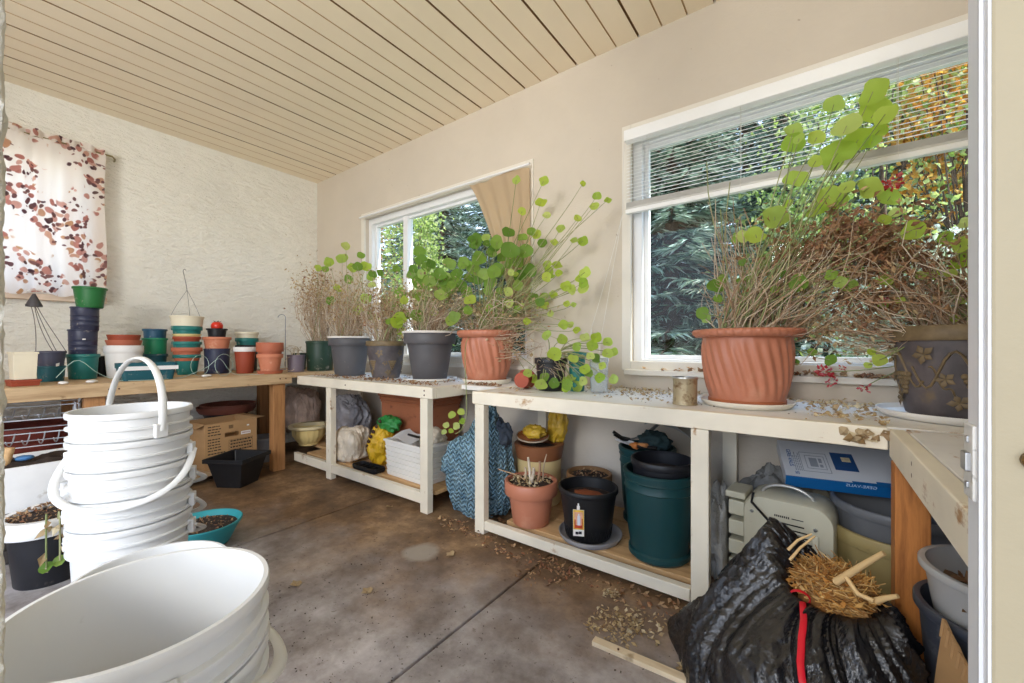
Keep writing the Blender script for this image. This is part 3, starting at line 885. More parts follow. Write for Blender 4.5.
# hanging pot with wire hanger in a teal bowl
st = stack(51, -3.56, [
  ('plant_pot', 366, 31, 27, DTEAL, 'wide dark teal bowl standing under the slate hanging pot', dict(rimh=.012, rimo=.002)),
])
x, y, t = atX(51, -3.56); zt = st[-1][2]
hp = pot('hanging_pot', 'slate hanging pot with wire hanger beside the cream planter', (x, y, zt-.045), rad(33, 51, t), zof(351, t)-zt+.045, rad(24, 51, t), SLATE, cat='hanging pot', rimh=.014, rimo=.003)
mb = MB(); L = Vector((x, y, zt-.045)); r_ = rad(33, 51, t)
apex = Vector((x + CA*(-17*t/FPX), y + SA*(-17*t/FPX), zof(306, t)))
for k, a in enumerate((.3, 1.6, 2.9, 4.3)):
    e = Vector((x + r_*cos(a)*.96, y + r_*sin(a)*.96, zof(351, t)-.006)); m_ = (apex+e)/2 + Vector((rnd(-.02,.02), rnd(-.02,.02), -.03))
    mb.tube(bez(apex + Vector((cos(a)*.012, sin(a)*.012, 0)), apex*.6+m_*.4, m_, e, 8), .0018, 5)
obj('hanger_wires', mb, pm('hanger_brown', (92,80,74), .5, .15), hp, world=True)
mb = MB(); mb.lathe([(0,.075), (.006,.075), (.034,.008), (.034,0), (.028,0), (0,.06)], 20); mb.v = [(p[0]+apex.x, p[1]+apex.y, p[2]+apex.z-.004) for p in mb.v]
obj('hanger_cap', mb, pm('cap_grey', (74,70,72), .5, .1), hp, smooth=45, world=True)
mb = MB(); mb.tube([apex + Vector((CA*.05*sin(a)+.02, SA*.05*sin(a), .07 + .022*cos(a))) for a in [(-1.5 + 3*i/10) for i in range(11)]], .0028, 6)
obj('hook', mb, pm('hook_white', (222,214,204), .5, .05), hp, world=True)
mb = MB(); e = Vector((x, y, 0)); dv = Vector((-x, -y, 0)).normalized(); sd = Vector((CA, SA, 0))
p0 = e + dv*(r_*.86) + sd*.028; mb.hexa([p0+Vector((0,0,zt-.002)), p0+sd*.018+Vector((0,0,zt+.002)), p0+sd*.018+dv*.004+Vector((0,0,zt+.002)), p0+dv*.004+Vector((0,0,zt-.002)), p0+Vector((0,0,zt+.014)), p0+sd*.022+Vector((0,0,zt+.02)), p0+sd*.022+dv*.004+Vector((0,0,zt+.02)), p0+dv*.004+Vector((0,0,zt+.014))])
obj('price_tag', mb, WHITEP, hp, world=True)
# leaning stack: teal, two navy, green on top
stack(83, -3.66, [
  ('plant_pot', 354, 36, 29, TEAL, 'teal pot at the foot of the leaning navy stack', dict(rimh=.022)),
  ('plant_pot', 329.5, 32, 29, NAVY, 'navy pot with a white strip, lower of the two in the leaning stack', dict(rimh=.010, rimo=.003, nest=.006, ribs=(.03, .06, .09))),
  ('plant_pot', 307, 31, 29, NAVY, 'navy pot under the green one at the top of the leaning stack', dict(rimh=.010, rimo=.003, nest=.006, dx=2, ribs=(.03, .06, .09))),
  ('plant_pot', 287, 37, 28, GREENP, 'bright green pot topmost on the leaning stack by the flowered curtain', dict(rimh=.014, rimo=.004, nest=.006, dx=7, seg=32)),
])
x, y, t = atX(83, -3.66)
mb = MB(); dv = Vector((-x, -y, 0)).normalized(); sd = Vector((CA, SA, 0)); c0 = Vector((x, y, zof(340, t))) + dv*(rad(31, 83, t)-.002) - sd*.042
mb.hexa([c0, c0+sd*.058, c0+sd*.058+dv*.003, c0+dv*.003] + [q+Vector((0,0,.008)) for q in (c0, c0+sd*.058, c0+sd*.058+dv*.003, c0+dv*.003)])
lp = [o for o in bpy.data.objects if o.get('label', '').startswith('navy pot with a white strip')][0]
obj('white_strip', mb, WHITEP, lp, world=True)
stack(101, -3.84, [('plant_pot', 356, 16, 13, BLACKP, 'small black pot tucked behind the leaning stack', dict(rimh=.012, rimo=.003))])
# white pot with terracotta saucers
st = stack(124, -3.66, [('plant_pot', 345.5, 41, 34, WHITEP, 'white pot holding two terracotta saucers behind the window box', dict(rimh=.05, rimo=.003))])
x, y, z, t = st[0]
saucer('terracotta saucer lower of two on the white pot', (x, y, z+.001), rad(38, 124, t), .034, TERRA, 'saucers on the white pot')
saucer('terracotta saucer upper of two on the white pot', (x, y, z+.030), rad(35, 124, t), .040, TERRAD, 'saucers on the white pot')
# long teal window box with a white band
x, y, t = atX(151, -3.27)
wb = thing('window_box', 'long teal window box with a white band on the left bench', 'planter', (x, y-.02, ZL), 1.571)
def tub(L, wd, h, k=.86, th=.004, n=10):
    mb = MB()
    def ring(a, b, z, c):
        out = []
        for (sx, sy) in ((1,1), (-1,1), (-1,-1), (1,-1)):
            for i in range(n//2+1):
                an = {(1,1):0, (-1,1):pi/2, (-1,-1):pi, (1,-1):1.5*pi}[(sx,sy)] + (pi/2)*i/(n//2)
                out.append((sx*(a-c) + c*cos(an), sy*(b-c) + c*sin(an), z))
        return out
    rings = [ring(L*k, wd*k, 0, .02), ring(L*(k+.1), wd*(k+.08), h*.7, .022), ring(L, wd, h*.72, .024), ring(L, wd, h, .024), ring(L-th, wd-th, h, .022), ring(L*k-th, wd*k-th, th, .018)]
    m_ = len(rings[0])
    for rg in rings: mb.v += rg
    for i in range(len(rings)-1):
        for j in range(m_): mb.face((i*m_+j, i*m_+(j+1)%m_, (i+1)*m_+(j+1)%m_, (i+1)*m_+j))
    mb.face(tuple(reversed(range(m_)))); mb.face(tuple(range(5*m_, 6*m_)))
    return mb
obj('planter_body', tub(.135, .07, .105), DTEAL, wb, smooth=50)
mb = MB(); mb.box(-.1365, .1365, -.0725, -.0685, .062, .086); mb.box(-.1365, .1365, .0685, .0725, .062, .086); mb.box(.1335,.1372,-.068,.068,.062,.086)
obj('white_band', mb, WHITEP, wb, bevel=.001)
# teal-green trio
stack(155, -3.80, [
  ('plant_pot', 354, 27, 21, DTEAL, 'dark teal pot lowest of three behind the window box', dict(rimh=.02)),
  ('plant_pot', 338, 27, 23, SEA, 'sea green pot in the middle of three behind the window box', dict(rimh=.016, nest=.03)),
  ('plant_pot', 329, 26, 22, BLUEP, 'blue pot topmost of three behind the window box', dict(rimh=.014, nest=.03)),
])
# tall stack with the wire hanger
YEL = plastic('straw_plastic', (224,204,140))
st = stack(187, -3.63, [
  ('plant_pot', 354.5, 29, 20, TEAL, 'teal pot at the foot of the tall many coloured stack', dict(rimh=.024)),
  ('plant_pot', 347.5, 32, 25, TERRA, 'terracotta pot second from the bottom of the many coloured stack', dict(rimh=.03, nest=.05)),
  ('plant_pot', 341.5, 31, 25, TEAL, 'teal pot third from the bottom of the many coloured stack', dict(rimh=.022, nest=.05)),
  ('plant_pot', 336.5, 29, 24, TERRAD, 'red brown pot between two teal ones in the many coloured stack', dict(rimh=.02, nest=.05, rimmat=TERRAD)),
  ('plant_pot', 334.0, 30, 24, YEL, 'straw yellow pot with a thin visible rim in the many coloured stack', dict(rimh=.008, nest=.05)),
  ('plant_pot', 326, 32, 26, TEAL, 'teal pot just under the pale hanging pot', dict(rimh=.03, nest=.04)),
  ('hanging_pot', 316, 36, 30, CREAM, 'pale hanging pot with wire hanger topmost of the many coloured stack', dict(rimh=.012, rimo=.003, nest=.03, cat='hanging pot')),
])
x, y, z, t = st[-1]; hp = [o for o in bpy.data.objects if o.get('label', '').startswith('pale hanging pot')][0]
r_ = rad(36, 187, t); ap = Vector((x, y, zof(290, t))) + Vector((CA, SA, 0))*(.0)
mb = MB()
for a in (.6, 2.7, 4.8):
    e = Vector((x + r_*.95*cos(a), y + r_*.95*sin(a), z-.004)); mb.tube(bez(e, e*.6+ap*.4+Vector((0,0,.02)), e*.2+ap*.8, ap, 7), .0016, 5)
obj('hanger_wires', mb, WIRE, hp, world=True)
mb = MB(); sd = Vector((CA, SA, 0))
mb.tube(bez(ap, ap+Vector((0,0,.07))-sd*.01, ap+Vector((0,0,.10))-sd*.02, ap+Vector((0,0,.135))-sd*.028, 8) + [ap+Vector((0,0,.146))-sd*.026, ap+Vector((0,0,.150))-sd*.016, ap+Vector((0,0,.142))-sd*.008], .0026, 6)
obj('hook', mb, WIRE, hp, world=True)
# black pot under azalea pot under a dark pot with a red ball
st = stack(217, -3.60, [
  ('plant_pot', 348.5, 27, 25, NAVY, 'dark navy pot beneath the pink terracotta azalea pot', dict(rimh=.012, rimo=.002)),
  ('plant_pot', 337, 30, 23, TERRAL, 'pinkish terracotta azalea pot on the dark navy pot', dict(rimh=.02, nest=.012)),
  ('plant_pot', 328.5, 22, 17, BLACKP, 'shallow black pot holding a red tomato-like ball', dict(rimh=.012, nest=.012)),
])
x, y, z, t = st[-1]
rb_ = thing('red_ornament', 'shiny red ball resting in the shallow black pot', 'ornament', (x, y, z+.018))
mb = MB(); mb.ball((0,0,0), .040, 20, 12, lambda d: 1 - .05*abs(sin(3*math.atan2(d.y, d.x))) - .12*max(0, d.z)**6)
obj('ball', mb, pm('shiny_red', (214,52,30), .3, .12), rb_, smooth=60)
mb = MB()
for a in range(5): mb.blade((0,0,.033), (cos(a*1.257), sin(a*1.257), .15), (-sin(a*1.257), cos(a*1.257), 0), .03, .012)
obj('stem_leaves', mb, pm('dark_leaf', (60,64,40), .7, .1), rb_)
# terracotta with white rim, teal behind, terracotta pair in front
stack(245, -3.46, [('plant_pot', 347, 24, 17, TERRAD, 'dark red terracotta pot with a white rim beside the terracotta pair', dict(rimh=.035, rimmat=WHITEP))])
stack(247, -3.74, [
  ('plant_pot', 345, 24, 20, BLACKP, 'black pot at the back beneath the teal and cream pots', dict(rimh=.02)),
  ('plant_pot', 338, 24, 20, TEAL, 'teal pot behind the white-rimmed terracotta one', dict(rimh=.03, nest=.04)),
  ('plant_pot', 332, 25, 21, CREAM, 'cream dusty pot topmost at the back, nearest the wall corner', dict(rimh=.02, nest=.04)),
])
x, y, t = atX(270, -3.28)
saucer('terracotta saucer under the pair of terracotta pots at the corner', (x, y, ZL), rad(27, 270, t), .024, TERRA)
stack(270, -3.28, [
  ('plant_pot', 354, 27, 19, TERRAL, 'light terracotta pot lower of the pair in the corner', dict(rimh=.03)),
  ('plant_pot', 342.5, 28, 22, TERRA, 'orange terracotta pot upper of the pair in the corner', dict(rimh=.07, nest=.06)),
], z0=ZL+.005)
# grey corner pot with stakes and a bent wire, small green one in it
x, y, t = atX(296, -3.33)
cp = pot('plant_pot', 'grey ribbed pot full of bent wires in the bench corner', (x, y, ZL), .066, .135, .058, plastic('mauve_plastic', (120,108,118), DUST), group=GS, rimh=.012, rimo=.003,
         flute=lambda q, z, a: (q*(1+.015*sin(20*a)), z), soil=.8)
mb = MB()
for k in range(9):
    a = rnd(0, 6.28); e = Vector((x+.03*cos(a), y+.03*sin(a), ZL+.1))
    mb.tube(bez(e, e+Vector((0,0,.07)), e+Vector((rnd(-.05,.05), rnd(-.05,.05), rnd(.07,.13))), e+Vector((rnd(-.09,.09), rnd(-.09,.09), rnd(.05,.12))), 7), .0022, 5)
mb.tube([Vector((x, y, 0)) - sd*(.045+.045*sin(a)) + Vector((0, 0, ZL+.065+.055*cos(a))) + Vector((-x,-y,0)).normalized()*.075 for a in [i*.35 for i in range(0, 12)]], .0022, 5)
obj('bent_wires', mb, pm('wire_pale', (206,190,160), .5, .2), cp, world=True)
hk = thing('plant_hook', 'bare wire plant hook standing up behind the corner pots', 'hook', (-3.72, 1.55, ZL))
bx, by, bt = atX(284, -3.72); hk.location = (bx, by, ZL)
mb = MB(); zc = zof(318, bt)-ZL; mb.tube([sd*(.012)+Vector((0,0,0)), sd*.012+Vector((0,0,zc-.02))] + [sd*(-.02+.034*cos(a)) + Vector((0,0,zc+.03*sin(a))) for a in [i*.3 for i in range(0, 11)]], .0028, 6)
obj('hook_rod', mb, pm('hook_grey', (130,130,140), .4, .1, metal=.4), hk)
mb = MB(); mb.lathe([(0,0), (.03,0), (.028,.004), (0,.006)], 16); obj('foot', mb, pm('hook_grey', (130,130,140)), hk)
x, y, t = atX(300, -3.62)
pot('plant_pot', 'small dark green pot behind the grey wire-filled pot', (x, y, ZL), .058, .145, .045, DGREEN, group=GS, rimh=.02)
# loops of loose wire on the bench front
wl = thing('loose_wire', 'thin loose wire looped along the front of the left bench', 'wire', (-3.2, .7, ZL))
mb = MB(); P = []
for i in range(50):
    s_ = i/49
    Y = .30 + 1.0*s_
    P.append((-3.20 + .03*sin(s_*21) , Y, ZL + .004 + .05*max(0, sin(s_*12))**2 + .10*max(0, sin(s_*9.3+1))**6))
mb.tube(P, .0014, 5); obj('wire_strand', mb, pm('wire_mint', (176,200,186), .4, .1), wl, world=True)
for (px, rr) in ((200, .07), (224, .075)):
    x, y, t = atX(px, -3.30)
    mb = MB(); mb.tube([(x - .02*cos(a), y + rr*.8*cos(a)*1.0, ZL+.075+rr*sin(a)) for a in [i*.33 for i in range(-1, 19)]], .0015, 5)
    obj('wire_loop', mb, pm('wire_mint', (176,200,186)), wl, world=True)
for px in (56, 90, 205):
    x, y, t = atX(px, -3.25); mb = MB()
    for k in range(3): mb.ball((x+rnd(-.01,.01), y+rnd(-.03,.03), ZL+.008), (.016, .02, .008), 10, 6, lambda d: 1+.25*mn.noise(d*3))
    o = obj('crumpled_tag', mb, WHITEP, None, smooth=60); tag(o, 'crumpled scrap of white plastic at the front of the left bench', 'scrap', 'crumpled scraps on the left bench')

# ================================================================ big planted pots on the white benches: the containers
GB = 'planted pots below the sliding window'
UTER = pm('urn_terracotta', (190,122,94), .42, .08, 5, dirt=((204,146,118), .58, 4))
SPOTTED = pm('pot_charcoal', (88,86,88), .5, .1, 7, dirt=((176,170,162), .66, 20))
def bronze():
    m, nt, b = newmat('bronze_relief'); v = coords(nt)
    n1 = noise_tex(nt, v, 16, 4)
    c = ramp(nt, n1, [(.35, lin((76,70,72))), (.62, lin((98,90,90))), (.75, lin((122,104,82)))])
    nt.links.new(c, b.inputs['Base Color']); b.inputs['Roughness'].default_value = .55
    return m
bronze(); pm('bronze_gold', (118,100,72), .5, .3, 30)
def at_pot(px, Y, z=ZB): x, y, t = atY(px, Y); return x, y, t
def place(name, label, px, Y, wt, wb, yt, mat, z=ZB, **kw):
    x, y, t = atY(px, Y); r = rad(wt, px, t)
    h = zof(yt, t)-z
    return pot(name, label, (x, y, z), r, h, rad(wb, px, t), mat, group=GB, cat='potted plant', **kw), (x, y, z, r, h, t)
def relief(root, r, h, rb, n, seed, world=None):
    """vines, leaves and grapes modelled on the pot's side, each its own raised piece of one relief"""
    random.seed(seed); mb = MB()
    def S(a, z, o=0.0):
        q = rb + (r-.006-rb)*(z/h) + o
        return Vector((q*cos(a), q*sin(a), z))
    for k in range(n):
        a0 = 2*pi*k/n
        P = [S(a0 + .9*s/14*(2*pi/n), h*(.52 + .2*sin(s*.55 + k)), .002) for s in range(19)]
        mb.tube(P, .004, 6)
        P = [S(a0 + (.25+.35*s/10)*(2*pi/n), h*(.55 - .36*(s/10) + .05*sin(s)), .002) for s in range(11)]
        mb.tube(P, .003, 6)
        for (da, zz, rr) in ((.2, .68, .03), (.62, .18, .026), (.45, .42, .022)):
            a = a0 + da*2*pi/n
            c = S(a, h*zz, .004); nn = Vector((cos(a), sin(a), .1)); ta = Vector((-sin(a), cos(a), 0)); up = Vector((0,0,1))
            for j in range(5):
                an = -.5 + j*1.257
                dd = ta*cos(an) + up*sin(an); s_ = -ta*sin(an) + up*cos(an)
                b = len(mb.v); rr2 = rr*rnd(.85,1.15)
                mb.v += [tuple(c), tuple(c + dd*rr2*.55 + s_*rr2*.32 + nn*.003), tuple(c + dd*rr2 + nn*.001), tuple(c + dd*rr2*.55 - s_*rr2*.32 + nn*.003), tuple(c + dd*rr2*.5 + nn*.007)]
                for f in ((0,4,1), (4,2,1), (0,3,4), (4,3,2)): mb.face(tuple(b+i for i in f))
        a1 = a0 + .80*2*pi/n
        for j in range(5):
            for i in range(5-j):
                c = S(a1 + (i-(4-j)/2)*.012/r*1.1, h*(.46 - .05*j), .003)
                mb.ball(tuple(c), .0085, 8, 6)
    return mb
# ================================================================ planted pots and their plants
random.seed(31)
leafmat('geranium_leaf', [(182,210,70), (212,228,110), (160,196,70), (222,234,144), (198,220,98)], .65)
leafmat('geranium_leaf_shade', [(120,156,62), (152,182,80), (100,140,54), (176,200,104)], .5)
leafmat('dead_leaf', [(146,110,82), (184,146,106), (116,88,68), (206,174,132), (158,108,78), (134,104,84)], .25, .8)
leafmat('straw_leaf', [(186,160,116), (210,188,146), (160,130,88), (222,206,170), (148,112,74)], .25, .8)
leafmat('red_petal', [(196,44,50), (226,92,96), (170,30,44), (232,140,140)], .4)
leafmat('dry_stem', [(180,154,126), (214,194,166), (146,118,94), (226,212,190), (190,160,128), (168,132,104)], .05, .8)
leafmat('green_stem', [(150,156,104), (124,136,84), (176,174,128)], .1, .7)
def ppt(px, py, Y): 
    x, y, t = atY(px, Y); return Vector((x, y, zof(py, t)))
def kinked(a, b, n, k, sag=0):
    a, b = Vector(a), Vector(b); L = (b-a).length; off = rv(k*L); o2 = rv(k*L)
    out = []
    for i in range(n+1):
        t = i/n; w = sin(pi*t)
        out.append(a.lerp(b, t) + off*w + o2*(sin(2*pi*t)*.5) - Vector((0,0,sag*L*w)))
    return out
class Plant:
    def __init__(s, root, base, r):
        s.root = root; s.base = Vector(base); s.r = r
        s.dry = MB(); s.green = MB(); s.leaf = MB(); s.shade = MB(); s.dead = MB(); s.straw = MB(); s.petal = MB(); s.blue = MB()
    def foot(s):
        a = rnd(0, 6.28); q = s.r*sqrt(rnd(0,1))*.75
        return s.base + Vector((q*cos(a), q*sin(a), 0))
    def leaves(s, pts, Y, jit=.07, stem=True, shade=False, foot=None, px2m=1.0):
        for (px, py, rp) in pts:
            Yl = Y + rnd(-jit, jit); x, y, t = atY(px, Yl)
            p = Vector((x, y, zof(py, t))); r = rp*t/FPX*.92
            if Yl > 1.52 and p.z < ZB+.02: p.z = ZB+.02+rnd(0,.015)
            n = Vector((-x, -y, (HC-p.z)*.3)).normalized() + Vector((rnd(-.45,.45), rnd(-.35,.35), rnd(.0,.7)))
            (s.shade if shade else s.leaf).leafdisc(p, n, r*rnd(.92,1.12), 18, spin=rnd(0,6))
            if stem:
                f = foot if foot is not None else s.foot()
                m_ = f.lerp(p, .5) + Vector((rnd(-.03,.03), rnd(-.03,.03), rnd(.02,.09)))
                s.green.tube(bez(f, f.lerp(m_, .6) + Vector((0,0,.06)), m_*.35+p*.65 - Vector((0,0,rnd(.0,.05))), p, 7), [.0028,.0026,.0024,.0022,.002,.0018,.0015,.0012], 5, caps=False)
    def tangle(s, n, region, kink=.09, rr=(.0013,.0026), sag=0, dead=0, straw=0, dsize=(.010,.026), thr=None):
        """n dry stems from the pot to points of an ellipsoid region (centre, radii); dead = shrivelled leaves per stem"""
        c, ra = Vector(region[0]), region[1]
        for i in range(n):
            d = rv(); 
            while d.length > 1: d = rv()
            e = c + Vector((d.x*ra[0], d.y*ra[1], d.z*ra[2]))
            e.y = min(e.y, 2.085)
            P = kinked(s.foot(), e, 6, kink, sag); 
            for q in P: q.y = min(q.y, 2.1)
            r0 = rnd(*rr)
            s.dry.tube(P, [r0, r0*.95, r0*.9, r0*.8, r0*.7, r0*.6, r0*.45], 4, caps=False)
            if rnd(0,1) < .7:
                a = P[random.randint(2, 5)]; b = a + rv(.09) + Vector((0,0,.03)); b.y = min(b.y, 2.1)
                s.dry.tube(kinked(a, b, 4, .15), [r0*.6, r0*.5, r0*.5, r0*.4, r0*.3], 4, caps=False)
            for tgt, k in ((s.dead, dead), (s.straw, straw)):
                for j in range(int(k) + (1 if rnd(0,1) < k % 1 else 0)):
                    q = P[random.randint(3, 6)] + rv(.035); q.y = min(q.y, 2.1)
                    L = rnd(*dsize)
                    tgt.blade(q, rv() + Vector((0,0,-.5)), rv(), L, L*rnd(.3,.7), rnd(-.7,.7))
    def mass(s, n, region, tgt, dsize=(.010,.028)):
        c, ra = Vector(region[0]), region[1]
        for i in range(n):
            d = Vector((random.gauss(0,.55), random.gauss(0,.5), random.gauss(0,.55)))
            d.z += .35*sin(d.x*5+c.x*9)
            e = c + Vector((d.x*ra[0], d.y*ra[1], d.z*ra[2])); e.y = min(e.y, 2.09); e.z = max(e.z, ZB+.03)
            L = rnd(*dsize)
            tgt.blade(e, rv() + Vector((0,0,-.4)), rv(), L, L*rnd(.3,.7), rnd(-.8,.8))
    def done(s):
        for nm, mb, m_ in (('dry_stems', s.dry, 'dry_stem'), ('green_stems', s.green, 'green_stem'), ('green_leaves', s.leaf, 'geranium_leaf'),
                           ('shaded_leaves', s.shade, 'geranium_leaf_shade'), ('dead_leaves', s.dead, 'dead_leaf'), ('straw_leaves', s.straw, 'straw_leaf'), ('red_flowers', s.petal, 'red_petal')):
            if mb.f: obj(nm, mb, MATS[m_], s.root, world=True, smooth=(179 if 'leaves' in nm and nm[0] in 'gs' and 'straw' not in nm else 0))
    def flower(s, p, r, n=26):
        mb = MB()
        for i in range(n):
            d = rv().normalized(); mb.blade(Vector(p) + d*r*rnd(.3,1), d, rv(), r*.7, r*.6, .2)
        obj('red_flower', mb, MATS['red_petal'], s.root, world=True)
def flutes(n, amp, swirl, h):
    def f(q, z, a):
        t = z/h; w = max(0, min(1, (t-.12)/.12))*max(0, min(1, (.86-t)/.1))
        return (q*(1 + amp*w*sin(n*(a + swirl*t))), z)
    return f

# ---- big terracotta pot with the tall geranium
Y0 = 1.776
x, y, t = atY(746, Y0); R0 = .186
saucer('white wooden-looking saucer under the big terracotta pot by the can', (x, y, ZB), .158, .022, pm('saucer_dirty', (234,226,208), .55, .08, 8, dirt=((160,116,70), .60, 14)))
h0 = zof(330, t) - ZB - .008
big = pot('potted_geranium', 'big fluted terracotta pot with rope rim and tall leggy geranium', (x, y, ZB+.008), R0, h0, .122, UTER, group='potted geraniums', cat='potted plant', rimh=0, rimo=.036, soil=.86, belly=.012, seg=208, flute=flutes(26, .026, .5, h0))
pr = [(R0-.040, h0-.028), (R0-.014, h0-.028), (R0-.002, h0-.017), (R0, h0-.006), (R0-.006, h0+.001), (R0-.034, h0+.004), (R0-.044, h0-.004)]
obj('rope_rim', MB().lathe(pr, 216, closed=True, fn=lambda q, z, a: (q + (.0035*sin(44*a + (z-h0)*160) if q > R0-.03 else 0), z)), UTER, big, smooth=60)
pr = [(.128, .0), (.13, .004), (.13, .018), (.124, .022), (.12, .0)]
obj('foot_ring', MB().lathe(pr, 48, closed=True), pm('urn_foot', (176,104,66), .6, .1), big, smooth=45)
P = Plant(big, (x, y, ZB+.008+h0*.86), .15)
def z6(l): return [(700+a*.293, 60+b*.293, c*.293) for a, b, c in l]
def z7(l): return [(690+a*.2832, 180+b*.2832, c*.2832) for a, b, c in l]
P.leaves(z6([(457,152,38), (590,108,44), (602,172,50), (632,185,36), (500,225,46), (540,272,50), (588,278,30), (470,318,50), (455,350,34), (398,265,32), (320,238,30), (318,285,38), (338,268,20), (325,405,44), (395,345,24), (612,240,26), (578,435,44), (500,432,28), (440,462,40), (470,480,34), (415,495,32), (255,535,46), (300,490,18), (150,603,28), (190,596,34), (650,466,36), (672,520,26), (630,545,20), (725,580,36), (385,520,24)]), Y0+.02, .10)
P.leaves(z7([(90,372,32), (115,350,20), (45,470,26), (100,418,20), (185,290,16), (172,355,14), (385,362,32), (497,335,22), (530,360,24), (560,368,26), (318,430,24), (258,285,22), (330,330,18), (300,385,16), (200,350,15)]), Y0-.03, .06, shade=True)
P.leaves([(783,350,5), (800,330,4), (706,318,6), (736,238,6), (812,352,5), (830,360,6), (796,362,4)], Y0+.05, .08, shade=True)
cc = ppt(800, 262, Y0+.05)
P.tangle(105, (ppt(762, 272, Y0), (.25, .16, .14)), .2, (.0011,.0026), dead=.4, straw=.5)
P.tangle(120, (ppt(846, 258, Y0+.06), (.26, .15, .16)), .24, (.0010,.0024), dead=2.2, straw=.8)
P.tangle(26, (ppt(722, 230, Y0), (.10, .10, .14)), .05, (.0016,.003), straw=.3)
P.mass(1300, (ppt(832, 244, Y0+.05), (.20, .11, .10)), P.dead, (.012,.032))
P.mass(1000, (ppt(884, 258, Y0+.04), (.16, .09, .10)), P.dead, (.012,.03))
P.mass(300, (ppt(800, 320, Y0+.08), (.09, .09, .05)), P.straw)
P.flower(ppt(893, 182, Y0+.10), .022); P.flower(ppt(884, 186, Y0+.10), .016)
P.flower(ppt(858, 224, Y0+.06), .012, 14)
for k in range(12): P.green.tube(kinked(P.foot(), ppt(rnd(700, 860), rnd(160, 250), Y0+rnd(-.05,.1)), 6, .05), .0022, 5, caps=False)
P.done()

# ---- grape-relief pot at the right
Y0r = 1.83
x, y, t = atY(958, Y0r); rr = .157
saucer('wide white saucer under the grape-relief pot beside the door', (x, y, ZB), .192, .024, pm('saucer_white', (238,234,226), .45, .05, 8, dirt=((176,160,136), .66, 12)))
hr = zof(326, t) - ZB - .010
rp = pot('potted_geranium', 'dark grape-relief pot with dry sprawling geranium beside the open door', (x, y, ZB+.010), rr, hr, .118, MATS['bronze_relief'], group='potted geraniums', cat='potted plant', rimh=.045, rimo=.012, soil=.9, seg=64, belly=.008, rimmat=MATS['bronze_gold'])
obj('grape_relief', relief(rp, rr+.004, hr, .12, 5, 2), MATS['bronze_gold'], rp, smooth=60)
P = Plant(rp, (x, y, ZB+.01+hr*.9), .12)
P.leaves(z7([(750,310,22), (690,355,22), (865,335,22), (955,228,36), (970,150,22), (950,292,32), (965,270,26), (955,400,32), (920,330,20), (680,440,22), (820,335,18), (905,205,26), (850,440,14), (925,470,16)]), Y0r-.02, .06)
P.leaves([(879,360,7), (872,352,5), (868,365,4), (962,300,5), (900,300,4), (955,318,5)], Y0r-.05, .05)
P.tangle(110, (ppt(880, 292, Y0r), (.22, .14, .13)), .26, (.0011,.0024), dead=1.6, straw=.6)
P.tangle(80, (ppt(930, 250, Y0r), (.20, .13, .17)), .26, (.0011,.0024), dead=1.3, straw=.3)
P.tangle(60, (ppt(850, 335, Y0r+.05), (.14, .09, .07)), .12, (.0012,.0024), dead=.6, straw=1, sag=.05)
P.mass(450, (ppt(890, 300, Y0r), (.13, .09, .06)), P.dead, (.012,.035))
P.mass(320, (ppt(835, 325, Y0r+.08), (.10, .07, .05)), P.straw, (.012,.03))
P.flower(ppt(826, 372, 1.95), .024, 34); P.flower(ppt(832, 382, 1.94), .016, 18); P.flower(ppt(864, 388, 1.93), .016, 18); P.flower(ppt(842, 368, 1.95), .012, 12); P.flower(ppt(885, 300, Y0r-.06), .012, 12)
for q in ((826,372), (864,388)): P.green.tube(kinked(P.foot(), ppt(q[0], q[1], 1.94), 7, .05, .1), .0018, 5, caps=False)
P.done()

# ---- terracotta urn spanning the two benches
random.seed(33)
x, y, t = atY(487, 1.93); ru = .183
saucer('cream saucer under the fluted terracotta urn between the benches', (x, y, ZB), .152, .026, pm('saucer_dirty', (234,226,208)))
hu = zof(331, t) - ZB - .008
ur = pot('potted_geranium', 'fluted terracotta urn with trailing geranium where the two white benches meet', (x, y, ZB+.008), ru, hu, .112, UTER, group='potted geraniums', cat='potted plant', rimh=0, rimo=.034, soil=.86, belly=.02, seg=200, flute=flutes(20, .034, .45, hu))
pr = [(ru-.038, hu-.042), (ru-.018, hu-.042), (ru-.002, hu-.026), (ru, hu-.006), (ru-.006, hu+.001), (ru-.032, hu+.004), (ru-.042, hu-.004)]
obj('rope_rim', MB().lathe(pr, 200, closed=True, fn=lambda q, z, a: (q + (.003*sin(40*a + (z-hu)*160) if q > ru-.028 else 0), z)), UTER, ur, smooth=60)
obj('foot_ring', MB().lathe([(.118, .0), (.122, .004), (.12, .02), (.114, .024), (.11, .0)], 48, closed=True), MATS['urn_foot'], ur, smooth=45)
P = Plant(ur, (x, y, ZB+.008+hu*.86), .14)
def z8(l): return [(440+a*.381, 160+b*.381, c*.381) for a, b, c in l]
P.leaves(z8([(200,52,13), (272,55,15), (265,110,16), (215,135,13), (280,145,12), (375,62,9), (412,95,12), (440,105,12), (405,120,14), (362,152,12), (353,210,12), (375,212,14), (317,180,13), (255,195,16), (300,215,13), (330,330,16), (380,295,17), (375,335,17), (308,275,14), (282,275,13), (312,297,10), (350,380,10), (262,382,12), (345,345,12)]), 1.93, .09)
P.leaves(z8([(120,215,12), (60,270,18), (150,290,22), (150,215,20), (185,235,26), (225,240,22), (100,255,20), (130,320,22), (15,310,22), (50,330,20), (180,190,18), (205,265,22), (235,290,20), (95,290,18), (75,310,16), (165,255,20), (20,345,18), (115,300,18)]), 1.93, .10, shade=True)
P.tangle(90, (ppt(496, 318, 1.92), (.36, .13, .06)), .2, (.0012,.0026), dead=.5, straw=1.0, sag=-.2)
